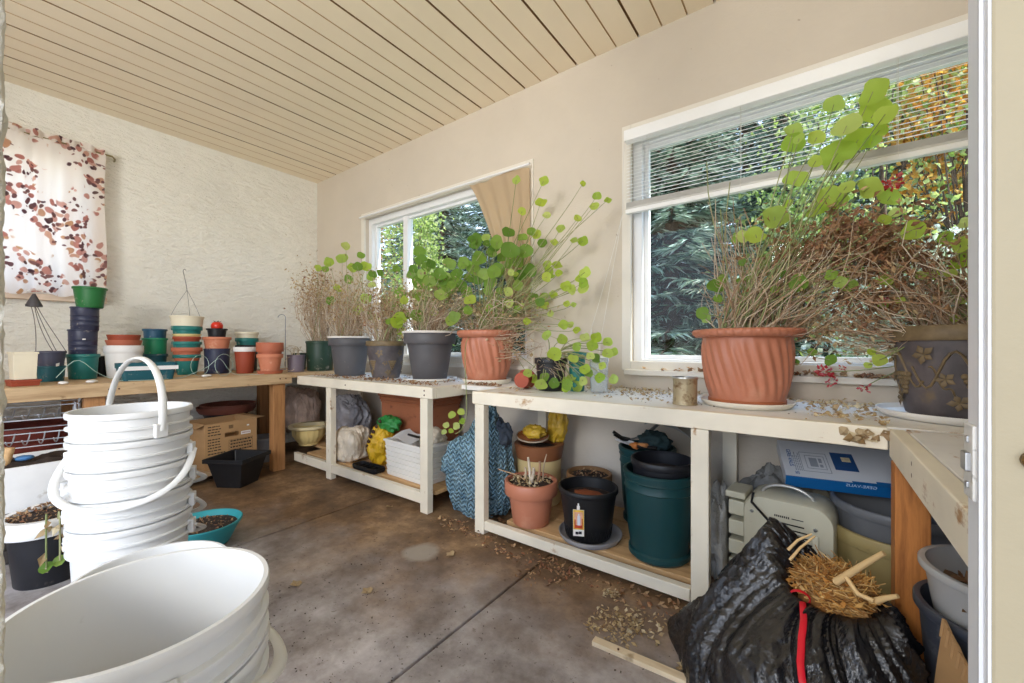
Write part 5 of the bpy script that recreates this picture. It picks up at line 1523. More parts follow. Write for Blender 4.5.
bg = cloth_blob((0, 0, .22), (.19, .115, .205), 7, .2, 2.2, .2, flat=0); b_ = obj('plastic_bag', bg, MATS['bag_smoke'], smooth=70); b_.location = (x-.02, y-.045, SH); tag(b_, 'smoky clear plastic bag stuffed full behind the pale sack', 'bag')
x, y, t = atY(352, 1.67)
bg = cloth_blob((0, 0, .118), (.125, .10, .128), 12, .16, 1.8, .12, flat=0); b_ = obj('sack', bg, MATS['bag_pale'], smooth=70); b_.location = (x, y, SH); tag(b_, 'pale off-white sack slumped on the shelf beside the second bench leg', 'sack')
# black tray
x, y, t = atY(366, 1.60)
ty_ = thing('seed_tray', 'flat black tray lying on the shelf in front of the yellow bag', 'tray', (x+.03, y, SH+.001))
obj('tray_body', tub(.13, .045, .03, .94, .003), MATS['matte_black'], ty_, smooth=50)
mb = MB()
for k in range(5): mb.box(-.10+k*.045, -.094+k*.045, -.038, .038, .004, .018)
obj('dividers', mb, MATS['matte_black'], ty_)
# long brown planter box behind
pb = thing('planter_box', 'tall brown rectangular planter box with a moulded rim under the short bench', 'planter', (-2.262, 1.955, SH))
PBM = pm('planter_brown', (164,100,68), .55, .12, 6, dirt=((90,48,36), .6, 10))
mb = MB(); a, b_, h_ = .27, .13, .49
P_ = lambda sx, sy, z: [(-sx,-sy,z), (sx,-sy,z), (sx,sy,z), (-sx,sy,z)]
mb.v = P_(a*.97,b_*.94,0)+P_(a,b_,h_-.005)+P_(a-.008,b_-.008,h_-.005)+P_(a*.97-.008,b_*.94-.008,.01)
for k in range(3):
    for j in range(4): mb.face((4*k+j, 4*k+(j+1)%4, 4*k+4+(j+1)%4, 4*k+4+j))
mb.face((3,2,1,0)); mb.face((12,13,14,15))
obj('planter_body', mb, PBM, pb, bevel=.003)
for nm, z0, z1, o in (('rim', h_-.035, h_, .018), ('upper_moulding', h_-.062, h_-.036, .010), ('lower_moulding', h_-.080, h_-.063, .004)):
    mb = MB(); A, B = a+o, b_+o; i = .012+o
    for e in ((-A,A,-B,-B+i), (-A,A,B-i,B), (-A,-A+i,-B+i,B-i), (A-i,A,-B+i,B-i)): mb.box(e[0], e[1], e[2], e[3], z0, z1)
    obj(nm, mb, PBM, pb, bevel=.005)
# white louvred basket with papers and scraps on it
lb = thing('louvred_basket', 'white louvred plastic basket full of scraps beside the right bench leg', 'basket', (-1.985, 1.70, SH+.001), -.04)
mb = MB(); a, b_ = .205, .105
for k in range(7):
    z = k*.031; o = .010*k/7
    A, B = a-.016+o, b_-.016+o
    mb.v_base = 0
    for e in ((-A,A,-B,-B+.005), (-A,A,B-.005,B), (-A,-A+.005,-B+.005,B-.005), (A-.005,A,-B+.005,B-.005)):
        x0, x1, y0, y1 = e
        dx0 = -.006 if x0 == -A else 0; dx1 = .006 if x1 == A else 0; dy0 = -.006 if y0 == -B else 0; dy1 = .006 if y1 == B else 0
        mb.hexa([(x0,y0,z), (x1,y0,z), (x1,y1,z), (x0,y1,z), (x0+dx0,y0+dy0,z+.0295), (x1+dx1,y0+dy0,z+.0295), (x1+dx1,y1+dy1,z+.0295), (x0+dx0,y1+dy1,z+.0295)])
mb.box(-a+.02, a-.02, -b_+.02, b_-.02, 0, .005)
obj('basket_body', mb, pm('basket_white', (236,232,224), .5, .04, 6), lb, bevel=.0015)
mb = MB(); A, B = a+.004, b_+.004
for e in ((-A,A,-B,-B+.012), (-A,A,B-.012,B), (-A,-A+.012,-B+.012,B-.012), (A-.012,A,-B+.012,B-.012)): mb.box(e[0], e[1], e[2], e[3], .214, .226)
obj('rim', mb, MATS['basket_white'], lb, bevel=.002)
pp = MB(); pp.sheet(lambda u, v: (-.15+.2*u, -.09+.15*v, .232+.035*(1-u)*v+.012*sin(u*6+v*3)), 16, 14, .001)
o = obj('newspaper', pp, pm('newsprint', (222,222,220), .8, .06, 10, dirt=((90,90,96), .64, 34)), smooth=60); o.location = (-1.985, 1.70, SH+.004); tag(o, 'crumpled newspaper sheet lying on top of the white louvred basket', 'newspaper')
bg = cloth_blob((0,0,.04), (.075,.06,.05), 21, .25, 2.6, .2, 40, 24, flat=0); o = obj('rag', bg, MATS['bag_pale'], smooth=70); o.location = (-1.86, 1.72, .323+.012); tag(o, 'pale crumpled rag on the right end of the louvred basket', 'rag')
tl = thing('garden_tool', 'dark handled garden tool lying across the louvred basket', 'tool', (-1.93, 1.66, .372), -.1)
mb = MB(); mb.tube([(-.08,-.02,0), (.02,-.025,.0), (.10,-.02,.004)], [.007,.008,.006], 10); obj('handle', mb, MATS['black_metal'], tl, smooth=60)
mb = MB(); mb.tube([(.10,-.02,.004), (.14,-.02,.0), (.16,-.02,-.012)], [.004,.004,.003], 8); obj('prong', mb, MATS['steel'], tl, smooth=60)
# yellow and green printed bag
x, y, t = atY(386, 1.72)
yb = thing('soil_bag', 'yellow and green printed plastic bag draped over the white basket', 'bag', (x-.075, y+.015, SH))
m_ = MB(); m_.ball((0,0,.13), (.085,.085,.15), 90, 60, lambda d: 1 + .22*mn.noise(d*1.6+Vector((9,2,1))) + .16*crumple(d, Vector((3,1,4)), 2.2)); m_.v = [(p[0]+.35*max(0,p[2]-.12)*.6, p[1], max(0,p[2])) for p in m_.v]
obj('bag_body', m_, MATS['bag_yellow'], yb, smooth=70)
m_ = MB(); m_.ball((.085,.01,.285), (.095,.06,.05), 48, 30, lambda d: 1 + .25*mn.noise(d*2+Vector((5,2,8))) + .2*crumple(d, Vector((1,7,4)), 2.2)); obj('green_top', m_, MATS['bag_green'], yb, smooth=70)
random.seed(12); m_ = MB()
for k in range(7):
    a = -2.2 + k*.25; zq = .10 + .035*k
    m_.ball((.088*cos(a)*1.0, .092*sin(a), zq), (.014,.010,.013), 12, 8)
obj('printed_pictures', m_, pm('bag_print', (70,44,30), .6, .4, 60), yb, smooth=60)

# ================================================================ blue quilted blanket between the benches
def quilt():
    m, nt, b = newmat('quilted_blue'); v = coords(nt)
    sx = N(nt, 'ShaderNodeSeparateXYZ'); nt.links.new(v, sx.inputs[0])
    zig = mathn(nt, 'PINGPONG', mathn(nt, 'MULTIPLY', mathn(nt, 'ADD', sx.outputs['X'], sx.outputs['Y']), 1.0), .022)
    w = mathn(nt, 'ADD', sx.outputs['Z'], zig)
    s_ = mathn(nt, 'SINE', mathn(nt, 'MULTIPLY', w, 2*pi/.052))
    h = mathn(nt, 'POWER', mathn(nt, 'ABSOLUTE', s_), .5)
    c = ramp(nt, noise_tex(nt, v, 9, 4), [(.3, lin((104,142,162))), (.7, lin((146,178,192)))])
    c2 = mixc(nt, 1.0, c, ramp(nt, h, [(0, (.76,.79,.82)), (.5, (1,1,1))]), 'MULTIPLY')
    nt.links.new(c2, b.inputs['Base Color']); b.inputs['Roughness'].default_value = .85
    bump(nt, b, h, 1.0, .02); return m
quilt()
bl = thing('moving_blanket', 'blue quilted moving blanket heaped between the two white benches', 'blanket', (-1.475, 1.715, 0))
def bq(d):
    o = Vector((4.2,1.1,7.7))
    a = math.atan2(d.y, d.x)
    return 1 + .16*mn.noise(d*1.5+o) + .20*crumple(Vector((d.x*1.1, d.y*1.1, d.z*.35)), o, 1.9)
mb = MB(); mb.ball((0,0,.22), (.19,.13,.27), 130, 80, bq)
out = []
for p in mb.v:
    z = max(0, p[2]); k = min(1, z/.5)
    x = p[0]*(1.10 - .30*k) - .03 + .05*k; y = p[1]
    if z > .28: q = (z-.28)/.2; x = x*(1-.35*q) + .05*q; z = .28 + (z-.28)*1.25
    out.append((x, y, z))
mb.v = out
obj('blanket_heap', mb, MATS['quilted_blue'], bl, smooth=80)
mb = MB(); mb.ball((-.105,-.01,.29), (.145,.105,.115), 90, 50, lambda d: 1 + .2*mn.noise(d*1.5+Vector((2,9,1))) + .22*crumple(Vector((d.x*.5, d.y, d.z)), Vector((7,3,1)), 1.8))
mb.v = [(p[0], p[1], p[2]+.35*(p[0]+.13)) for p in mb.v]
obj('folded_flap', mb, MATS['quilted_blue'], bl, smooth=80)
mb = MB(); mb.ball((.115,.02,.44), (.065,.05,.08), 60, 40, lambda d: 1 + .25*mn.noise(d*2+Vector((1,2,3))) + .2*crumple(d, Vector((1,2,3)), 2)); obj('dark_lining', mb, pm('lining', (70,78,90), .9, .2, 10), bl, smooth=80)
# ================================================================ under the long white bench
random.seed(51)
SB = .0685
x, y, t = atY(539, 1.905)
ck = thing('tall_crock', 'tall cream crock with a brown rim beside the blue blanket', 'crock', (x, y, SB))
hk_ = zof(442, t)-SB; r_ = .128
obj('crock_body', MB().lathe([(0,0), (r_-.012,0), (r_-.008,.006), (r_-.006,hk_-.07), (r_-.012,hk_-.07), (r_-.016,.01), (0,.01)], 56), pm('crock_cream', (214,190,136), .45, .08, 5, dirt=((170,140,96), .64, 8)), ck, smooth=45)
obj('rim', MB().lathe([(r_-.018,hk_-.078), (r_-.003,hk_-.078), (r_,hk_-.066), (r_+.006,hk_-.03), (r_+.010,hk_-.004), (r_+.006,hk_), (r_-.016,hk_)], 56, closed=True), pm('crock_rim', (140,88,56), .5, .1, 7), ck, smooth=45)
obj('soil', MB().lathe([(r_-.017,hk_-.03), (.05,hk_-.02), (0,hk_-.022)], 30), SOIL, ck, smooth=60)
gp = thing('glazed_plate', 'shiny orange-brown glazed dish lying tilted on the tall crock', 'dish', (x-.03, y-.02, SB+hk_+.016), 0, rot=(.16, .12, 0))
obj('dish_body', MB().lathe([(0,0), (.05,0), (.055,.004), (.088,.018), (.09,.022), (.085,.022), (.05,.009), (0,.008)], 40), pm('glaze', (178,104,48), .2, .2, 12), gp, smooth=45)
obj('rim_band', MB().lathe([(.086,.018), (.0925,.019), (.0925,.024), (.086,.024)], 40, closed=True), pm('glaze_pale', (206,186,160), .2, .1), gp, smooth=45)
yb2 = MB(); yb2.ball((0,0,.10), (.055,.045,.105), 64, 44, lambda d: 1 + .2*mn.noise(d*1.8+Vector((3,3,1))) + .2*crumple(Vector((d.x,d.y,d.z*.5)), Vector((6,1,2)), 2.4)); yb2.v = [(p[0]-.1*max(0,.1-p[2])*1.2, p[1], max(.0,p[2])) for p in yb2.v]
film('bag_ochre', (206,166,50), 1, .3)
o = obj('plastic_bag', yb2, MATS['bag_ochre'], smooth=70); o.location = (x+.085, y+.06, SB+hk_+.002); tag(o, 'ochre yellow crumpled plastic bag standing on the rim of the tall crock', 'bag')
yb3 = MB(); yb3.ball((0,0,.03), (.06,.05,.035), 40, 26, lambda d: 1 + .3*crumple(d, Vector((8,1,2)), 2.2)); yb3.v = [(p[0], p[1], max(0, p[2])) for p in yb3.v]
o = obj('plastic_bag', yb3, MATS['bag_ochre'], smooth=70); o.location = (x+.02, y-.075, SB+hk_+.042); tag(o, 'small scrap of yellow bag draped over the glazed dish', 'bag')
# terracotta pot with cut stems
x, y, t = atY(531, 1.645)
tp = pot('potted_plant', 'terracotta pot of dead cut stems at the left end of the low shelf', (x, y, SB), .128, .205, .088, UTER, cat='potted plant', rimh=.062, rimo=.012, soil=.93, seg=64)
mb = MB(); random.seed(8)
for (a, b_, r) in (((0,.0,.19), (-.01,-.01,.31), .008), ((.03,.01,.19), (.05,.0,.30), .008), ((.02,-.02,.19), (.028,-.02,.27), .010), ((-.03,0,.19), (-.05,.02,.25), .007), ((.05,.03,.19), (.07,.03,.33), .004)):
    mb.tube(kinked(a, b_, 5, .08), [r, r*.9, r*.9, r*.8, r*.8, r*.7], 8)
mb.tube(bez((-.02,-.02,.20), (-.06,-.04,.235), (-.12,-.04,.225), (-.18,-.03,.23), 8), .003, 6)
obj('cut_stems', mb, MATS['dry_stem'], tp)
heap(tp, .10, .19, 120, 3, MATS['straw_leaf'], (.008,.03), 'soil_chips', .012)
# brown rimmed pot at the back
x, y, t = atY(589, 1.96)
bp = pot('plant_pot', 'brown pot of grey dirt behind the labelled black pot', (x, y, SB), .118, zof(472, t)-SB, .09, pm('pot_brown', (140,104,68), .7, .15, 9), rimh=.05, rimo=.008, soil=.9)
heap(bp, .10, (zof(472, t)-SB)*.9, 90, 9, MATS['dead_leaf'], (.008,.02), 'soil_chips', .01)
# black pot with a picture tag on a grey saucer
x, y, t = atY(588, 1.675)
saucer('grey saucer under the black pot with the picture tag', (x+.01, y, SB), .140, .026, plastic('saucer_grey', (150,148,150), DUST), name='saucer')
hb_ = zof(489, t-.05)-SB-.006
kp = pot('plant_pot', 'black ribbed pot with a picture tag standing on a grey saucer', (x, y, SB+.006), .132, hb_, .098, MATS['matte_black'], rimh=.022, rimo=.005, seg=72, soil=.78)
mb = MB()
for k in range(36):
    a = 2*pi*k/36
    for (z0, z1, s_) in ((.015, .055, 1), (.015, .055, -1)):
        q = lambda z, aa: (( .098+(.127-.098)*z/hb_+.001)*cos(aa), (.098+(.127-.098)*z/hb_+.001)*sin(aa), z)
        mb.tube([q(z0, a), q((z0+z1)/2, a+s_*.045), q(z1, a+s_*.087)], .0016, 4)
obj('lattice_relief', mb, MATS['matte_black'], kp, smooth=60)
cb = MB(); cb.ball((.01,.0,hb_*.80), (.075,.05,.016), 30, 16, lambda d: 1+.25*mn.noise(d*3)); obj('brown_clod', cb, pm('clod', (140,76,44), .8, .3, 20), kp, smooth=60)
wp = MB()
for k in range(4): wp.ball((.05+.018*k, -.02+.01*k, hb_*.81), (.012,.010,.009), 10, 6)
obj('white_pebbles', wp, WRIM, kp, smooth=60)
# the tag: leans on the front of the pot; picture of a pale candle-like figure in an orange and yellow border, dark emblem below
dv = Vector((-x, -y, 0)).normalized(); sd = Vector((-dv.y, dv.x, 0))
tb = Vector((x, y, 0)) + dv*.122 - sd*.062
def tagq(mb, u0, u1, v0, v1, o):
    tilt = Vector((dv.x*.12, dv.y*.12, .99))
    B = tb + Vector((0,0,SB+.048)) - dv*.004
    P = [B + sd*u + tilt*v + dv*oo for oo in (o, o+.0008) for (u, v) in ((u0,v0), (u1,v0), (u1,v1), (u0,v1))]
    mb.hexa(P)
mb = MB(); tagq(mb, 0, .046, 0, .118, 0); lab = obj('picture_tag', mb, pm('tag_white', (240,236,230), .4, .03), kp, world=True)
def sub(nm, rects, m_, o):
    mb = MB()
    for r in rects: tagq(mb, *r, o)
    q = obj(nm, mb, m_, kp); q.parent = lab
    return q
def subw(nm, rects, m_, o):
    mb = MB()
    for r in rects: tagq(mb, *r, o)
    return obj(nm, mb, m_, lab, world=True)
subw('printed_border', [(.001,.045,.030,.117)], pm('print_yellow', (226,184,70), .5, .3, 60), .0008)
subw('printed_picture', [(.006,.040,.040,.108)], pm('print_orange', (228,170,140), .5, .2, 50), .0016)
subw('printed_flowers', [(.006,.040,.036,.050), (.006,.011,.05,.075), (.036,.040,.05,.08)], pm('print_red', (196,70,40), .5, .4, 80), .0024)
subw('printed_figure', [(.018,.030,.050,.092), (.021,.027,.092,.101)], pm('print_pale', (214,216,226), .5, .1), .0032)
subw('printed_emblem', [(.010,.022,.008,.020), (.024,.036,.010,.022), (.014,.032,.012,.017)], pm('print_black', (30,30,40), .5, .1), .0016)
mb = MB(); tagq(mb, .016, .028, .119, .136, 0); tagq(mb, .019, .025, .136, .146, 0); obj('tag_tip', mb, MATS['tag_white'], lab, world=True)
# green bins
BIN = pm('bin_green', (26,66,68), .38, .1, 6, dirt=((60,92,92), .66, 12))
def bin_(name, label, x, y, z, r, h, rb, lines=(.8, .9)):
    t = thing(name, label, 'bin', (x, y, z))
    prof = [(0,0), (rb-.012,0), (rb-.004,.008), (rb,.012), (rb,.030), (rb-.008,.036)]
    R_ = lambda q: rb + (r-rb)*q
    prof += [(R_(.3)-.004, h*.3), (R_(.7)-.003, h*.7)]
    for q in lines: prof += [(R_(q)-.004, h*q-.004), (R_(q), h*q), (R_(q)-.003, h*q+.004)]
    prof += [(r-.004, h-.03), (r-.004, h-.001), (r-.009, h-.001), (R_(.5)-.01, h*.5), (rb-.012, .02), (0,.016)]
    obj('bin_body', MB().lathe(prof, 64), BIN, t, smooth=40)
    obj('rim', MB().lathe([(r-.012,h-.02), (r,h-.018), (r+.001,h-.004), (r-.003,h), (r-.012,h)], 64, closed=True), BIN, t, smooth=45)
    return t
x, y, t = atY(659, 1.70)
hf = zof(469, t)-SB; bn = bin_('garden_bin', 'front dark green round bin on the low shelf beside the middle leg', x, y, SB, .142, hf, .120)
ip = pot('plant_pot', 'black pot nested in the front green bin', (x+.01, y+.01, SB+.13), .124, hf-.13+.045, .10, BLACKP, rimh=.028, rimo=.004, soil=.8)
xr, yr, tr_ = atY(647, 1.985)
hr_ = zof(446, tr_)-SB; bin_('garden_bin', 'rear dark green round bin with tools lying on it', xr, yr, SB, .134, hr_, .112)
zt = SB+hr_
tw = thing('hand_trowel', 'white hand trowel lying on the rear green bin', 'trowel', (xr-.09, yr-.06, zt+.014), -.5)
mb = MB(); mb.sheet(lambda u, v: (-.06+.10*u, (v-.5)*.05*(.35+.65*min(1, u*2.2)), .012*(2*v-1)**2), 14, 9, .002); obj('blade', mb, MATS['vinyl'], tw, smooth=60)
mb = MB(); mb.tube([(.04,0,.0), (.07,0,.010), (.15,.0,.02)], [.006,.008,.010], 10); obj('handle', mb, pm('handle_wood', (206,140,84), .5, .15, 14), tw, smooth=60)
sc2 = thing('pruning_shears', 'dark pruning shears with open blades on the rear green bin', 'shears', (xr-.02, yr+.0, zt+.012), .5)
mb = MB(); mb.tube([(-.06,0,.01), (.02,.01,.05), (.10,.02,.11)], [.008,.009,.010], 8, flat=.5); obj('blade', mb, MATS['steel'], sc2, smooth=60)
mb = MB(); mb.tube([(-.06,.03,.01), (.02,.02,.03), (.09,.05,.09)], [.008,.009,.010], 8, flat=.5); obj('blade', mb, MATS['steel'], sc2, smooth=60)
for s_ in (-1, 1):
    mb = MB(); mb.tube([(-.06,.015+.01*s_,.01), (-.10,.02*s_,.02), (-.14,.03*s_,.045)], .008, 8); obj('handle', mb, MATS['black_metal'], sc2, smooth=60)
cup = thing('wooden_knob_tool', 'orange wooden-ended tool handle on the rear green bin', 'tool', (xr-.005, yr-.115, zt+.018), -.4)
mb = MB(); mb.lathe([(0,0), (.012,0), (.016,.006), (.016,.02), (.012,.03), (0,.03)], 20); mb.v = [(p[2]*-1, p[0], p[1]+.002) for p in mb.v]; obj('knob', mb, pm('handle_orange', (214,130,66), .4, .1), cup, smooth=50)
mb = MB(); mb.tube([(0,0,.002), (.09,.02,.01)], .008, 10); obj('handle', mb, MATS['black_metal'], cup, smooth=50)
gs = MB(); gs.sheet(lambda u, v: (-.08+.27*u, -.05+.09*v, .055 + .03*sin(u*3.0) - .055*u + .02*sin(v*3+u*5)), 26, 14, .002); o = obj('plastic_sheet', gs, film('sheet_grey', (170,170,168), 1, .3) or MATS['sheet_grey'], smooth=70); o.location = (xr+.06, yr+.07, zt+.045); tag(o, 'grey plastic sheet crumpled over the rear green bin', 'plastic sheet')
gl_ = MB(); gl_.ball((0,0,.04), (.07,.05,.045), 48, 30, lambda d: 1+.3*mn.noise(d*2+Vector((2,4,1)))+.2*crumple(d, Vector((2,1,5)), 2.4)); gl_.v = [(p[0], p[1], max(0,p[2])) for p in gl_.v]
o = obj('garden_glove', gl_, pm('glove_green', (34,54,56), .8, .2, 16), smooth=70); o.location = (xr+.055, yr-.06, zt+.0015); tag(o, 'dark green bunched garden glove on the rear bin', 'glove')

# ================================================================ floor right of the middle leg
HM = pm('heater_cream', (206,202,180), .4, .04, 5, dirt=((150,140,110), .68, 14))
x, y, t = atY(790, 1.80)
ht = thing('fan_heater', 'cream portable electric heater with slots and carry handle behind the black bag', 'heater', (x, y, 0), -.10)
def rbox(w, d, h, r, z0=0):
    mb = MB(); pr = []
    for (cx_, cz_, a0) in ((w/2-r, h-r, 0), (-w/2+r, h-r, pi/2), (-w/2+r*.4, r*.4, pi), (w/2-r*.4, r*.4, 1.5*pi)):
        rr = r if cz_ > h/2 else r*.4
        for i in range(7): a = a0 + (pi/2)*i/6; pr.append((cx_+rr*cos(a), z0+cz_+rr*sin(a)))
    n = len(pr); k = 0
    for (yy, s_) in ((-d/2, .965), (-d/2+.012, 1), (d/2-.012, 1), (d/2, .965)):
        for p in pr: mb.v.append((p[0]*s_, yy, (p[1]-h/2-z0)*s_+h/2+z0))
    for q in range(3):
        for j in range(n): mb.face((q*n+j, q*n+(j+1)%n, (q+1)*n+(j+1)%n, (q+1)*n+j))
    mb.face(tuple(range(n))); mb.face(tuple(reversed(range(3*n, 4*n))))
    return mb
obj('heater_body', rbox(.27, .17, .378, .06), HM, ht, smooth=40)
mb = MB(); mb.tube(bez((-.085,-.02,.372), (-.075,-.02,.425), (.055,-.02,.425), (.075,-.02,.372), 12), .007, 10, flat=.8); obj('carry_handle', mb, pm('handle_steel', (196,196,192), .3, .08, metal=.5), ht, smooth=60)
mb = MB()
for k in range(7): mb.box(-.035+k*.011, .052+k*.009, -.0862, -.0852, .295-k*.018, .2995-k*.018)
obj('slots', mb, MATS['black_metal'], ht)
mb = MB()
for k in range(8): mb.box(-.035+k*.0058, -.0312+k*.0058, -.0862, -.0856, .316, .323)
mb.box(.016,.05,-.0862,-.0856,.318,.321)
obj('printed_lettering', mb, MATS['black_metal'], ht)
mb = MB(); mb.box(.075, .092, -.091, -.0855, .10, .28); obj('thermometer_strip', mb, pm('strip_cream', (226,222,200), .4, .05), ht, bevel=.003)
mb = MB(); mb.lathe([(0,0), (.006,0), (.005,.005), (0,.006)], 14); mb.v = [(p[0]+.083, -.0855-p[2], p[1]+.30) for p in mb.v]; mb2 = MB(); mb2.lathe([(0,0), (.006,0), (.005,.005), (0,.006)], 14); mb2.v = [(p[0]-.105, -.0855-p[2], p[1]+.315) for p in mb2.v]
obj('screw', mb, MATS['steel'], ht, smooth=50); obj('screw', mb2, MATS['steel'], ht, smooth=50)
mb = MB(); mb.tube([(-.10,-.088,.385), (-.105,-.092,.35), (-.02,-.093,.265), (.06,-.092,.19), (.11,-.09,.14)], .0045, 8); obj('power_cord', mb, MATS['black_metal'], ht, smooth=60)
mb = MB()
for k in range(4): mb.box(-.19, -.132, -.06+k*.0, .06, .05+k*.075, .105+k*.075)
mb.box(-.20, -.131, -.065, .065, .34, .365)
obj('rear_housing', mb, HM, ht, bevel=.005)
# grey cloths and dark coat behind and above the heater
def rag(name, label, loc, r, seed, m_, flat=0, cat='cloth', amp=.25):
    mb = cloth_blob((0,0,r[2]*.85), r, seed, amp, 2.2, .2, 56, 34, flat=flat); o = obj(name, mb, m_, smooth=70); o.location = loc; return tag(o, label, cat)
film('tarp_grey', (120,120,118), 1, .5); film('tarp_pale', (164,162,156), 1, .5)
x, y, t = atY(716, 1.83)
rag('grey_tarp', 'grey tarp bundled on the floor right of the middle bench leg', (-.302, y, 0), (.04,.10,.19), 31, MATS['tarp_pale'], cat='tarp')
x, y, t = atY(752, 2.02)
rag('grey_cloth', 'dark grey cloth bundled against the wall behind the heater', (x+.07, y+.005, 0), (.12,.06,.225), 33, MATS['tarp_grey'])
x, y, t = atY(836, 1.95)
# blue and white appliance box, upside down, leaning under the bench
BXW = pm('box_white', (216,220,228), .45, .05, 6); BXB = pm('box_blue', (24,104,170), .4, .08, 5); BXD = pm('box_navy', (28,74,130), .4, .1, 6); BXG = pm('box_grey_ink', (150,158,172), .6, .1)
# white face corners: top-left, top-right, bottom-right, bottom-left; depth goes back and down
TLc = Vector((-.119, 2.045, .513)); BLc = Vector((-.079, 1.850, .418)); ux = Vector((.98, .19, .0)).normalized(); 
up = (TLc-BLc).normalized(); nrm = ux.cross(up).normalized()   # outward, up and toward the camera
if nrm.y > 0: nrm = -nrm
Lx, Ly, D = .37, (TLc-BLc).length, .045
TLc.z += .012; BLc.z += .012
ab = thing('appliance_box', 'blue and white appliance box lying upside down on the heater and tubs', 'box', tuple(BLc))
def bq_(u0, u1, v0, v1, d0, d1):
    """box in the carton's own axes: u along, v up the white face, d depth behind it"""
    f = lambda u, v, d: ux*u + up*v - nrm*d
    return [f(u0,v0,d1), f(u1,v0,d1), f(u1,v1,d1), f(u0,v1,d1), f(u0,v0,d0), f(u1,v0,d0), f(u1,v1,d0), f(u0,v1,d0)]
mb = MB(); mb.hexa(bq_(0, Lx, 0, Ly, 0, D)); obj('carton', mb, BXW, ab, bevel=.002)
mb = MB(); mb.hexa(bq_(0, Lx, -.0008, .004, -.0008, D+.001)); mb.hexa(bq_(.20, Lx, 0, .012, -.0008, .002)); mb.hexa(bq_(.27, Lx, .0, .022, -.0007, .002)); obj('blue_side', mb, BXB, ab)
mb = MB(); mb.hexa(bq_(.165, .235, .065, .165, -.001, .002)); obj('blue_panel', mb, BXD, ab)
mb = MB(); mb.hexa(bq_(.195, .222, .115, .14, -.002, .001)); obj('food_picture', mb, pm('food_print', (232,216,180), .5, .3, 60), ab)
mb = MB()
for (a0, a1, b0, b1) in ((.062,.150,.040,.042), (.062,.150,.150,.152), (.062,.064,.040,.152), (.148,.150,.040,.152), (.078,.140,.058,.060), (.078,.140,.132,.134), (.078,.080,.058,.134), (.138,.140,.058,.134), (.09,.115,.07,.12), (.12,.13,.07,.085), (.12,.13,.095,.12)): mb.hexa(bq_(a0, a1, b0, b1, -.001, .001))
obj('outline_drawing', mb, BXG, ab)
mb = MB(); random.seed(6)
for c_ in range(4):
    v = .04
    while v < .12 + .02*(c_ % 2): L = rnd(.006,.016); mb.hexa(bq_(.038+c_*.006, .041+c_*.006, v, v+L, -.001, .001)); v += L+.004
obj('small_print', mb, BXG, ab)
def text_on(nm, s, size, M, m_, parent):
    cu = bpy.data.curves.new(nm, 'FONT'); cu.body = s; cu.size = size; cu.extrude = .0004
    to = bpy.data.objects.new(nm, cu); COL.objects.link(to); bpy.context.view_layer.update()
    me = bpy.data.meshes.new_from_object(to.evaluated_get(bpy.context.evaluated_depsgraph_get()))
    bpy.data.objects.remove(to); me.transform(M); me.materials.clear(); me.materials.append(m_)
    o = bpy.data.objects.new(nm, me); COL.objects.link(o); o.parent = parent; return o
def basis(o, xa, ya): 
    za = xa.cross(ya).normalized(); M = Matrix(((xa.x,ya.x,za.x,o.x), (xa.y,ya.y,za.y,o.y), (xa.z,ya.z,za.z,o.z), (0,0,0,1))); return M
# lettering upside down on the blue side
sdn = -nrm   # direction down the blue side
text_on('printed_lettering', 'GERE-VALIS', .017, basis(ux*.268 - up*.0016 + nrm*(-.014), -ux, -nrm*-1), pm('ink_pale', (190,214,236), .5, .05), ab)
text_on('printed_title', 'GERE-VALIS', .020, basis(ux*.022 + up*.162 + nrm*.0012, -up, ux), pm('ink_blue', (40,96,160), .5, .05), ab)
text_on('printed_logo', 'SE', .018, basis(ux*.034 + up*.034 + nrm*.0012, -up, ux), MATS['ink_blue'], ab)
# big tubs behind the orange post
x, y, t = atT(900, 1.385)
OL = plastic('tub_olive', (176,158,108), ((140,124,84), .62, 10), .5)
ct = pot('large_tub', 'large olive-cream round tub on the floor behind the orange post', (x, y, 0), .205, zof(527, t), .165, OL, cat='tub', rimh=.045, rimo=.008, seg=72)
zt2 = zof(527, t)
gt = pot('large_tub', 'grey round tub nested in the large olive-cream tub', (x, y+.0, .13), .188, zof(503, t)-.13, .140, plastic('tub_slate', (112,114,118), ((150,150,150), .64, 12)), cat='tub', rimh=.03, rimo=.006, seg=72)
x2, y2, t2 = atT(838, 1.42)
rag('grey_cloth', 'olive grey cloth wedged between the heater and the tubs', (x2-.06, 2.03, .0), (.055,.06,.215), 38, pm('cloth_olive', (112,108,94), .9, .15, 14))
# clear and dark tubs stacked beside the door
x, y = .335, 1.285
pot('plastic_tub', 'deep dark plastic tub on the floor beside the open door', (x, y, 0), .150, .36, .115, plastic('tub_dark', (66,70,80), ((110,112,118), .62, 12)), cat='tub', rimh=.02, rimo=.008, seg=64)
cm, nt, b = newmat('clear_plastic'); b.inputs['Base Color'].default_value = lin((236,236,234)); b.inputs['Roughness'].default_value = .25; b.inputs['Transmission Weight'].default_value = .55; b.inputs['IOR'].default_value = 1.25
ctb = pot('plastic_tub', 'cloudy clear tub of dead leaves stacked on the dark tub', (x, y, .30), .142, .145, .112, cm, cat='tub', rimh=.016, rimo=.008, seg=64, soil=.55)
heap(ctb, .115, .085, 120, 14, MATS['dead_leaf'], (.015,.04), 'dead_leaves', .01)
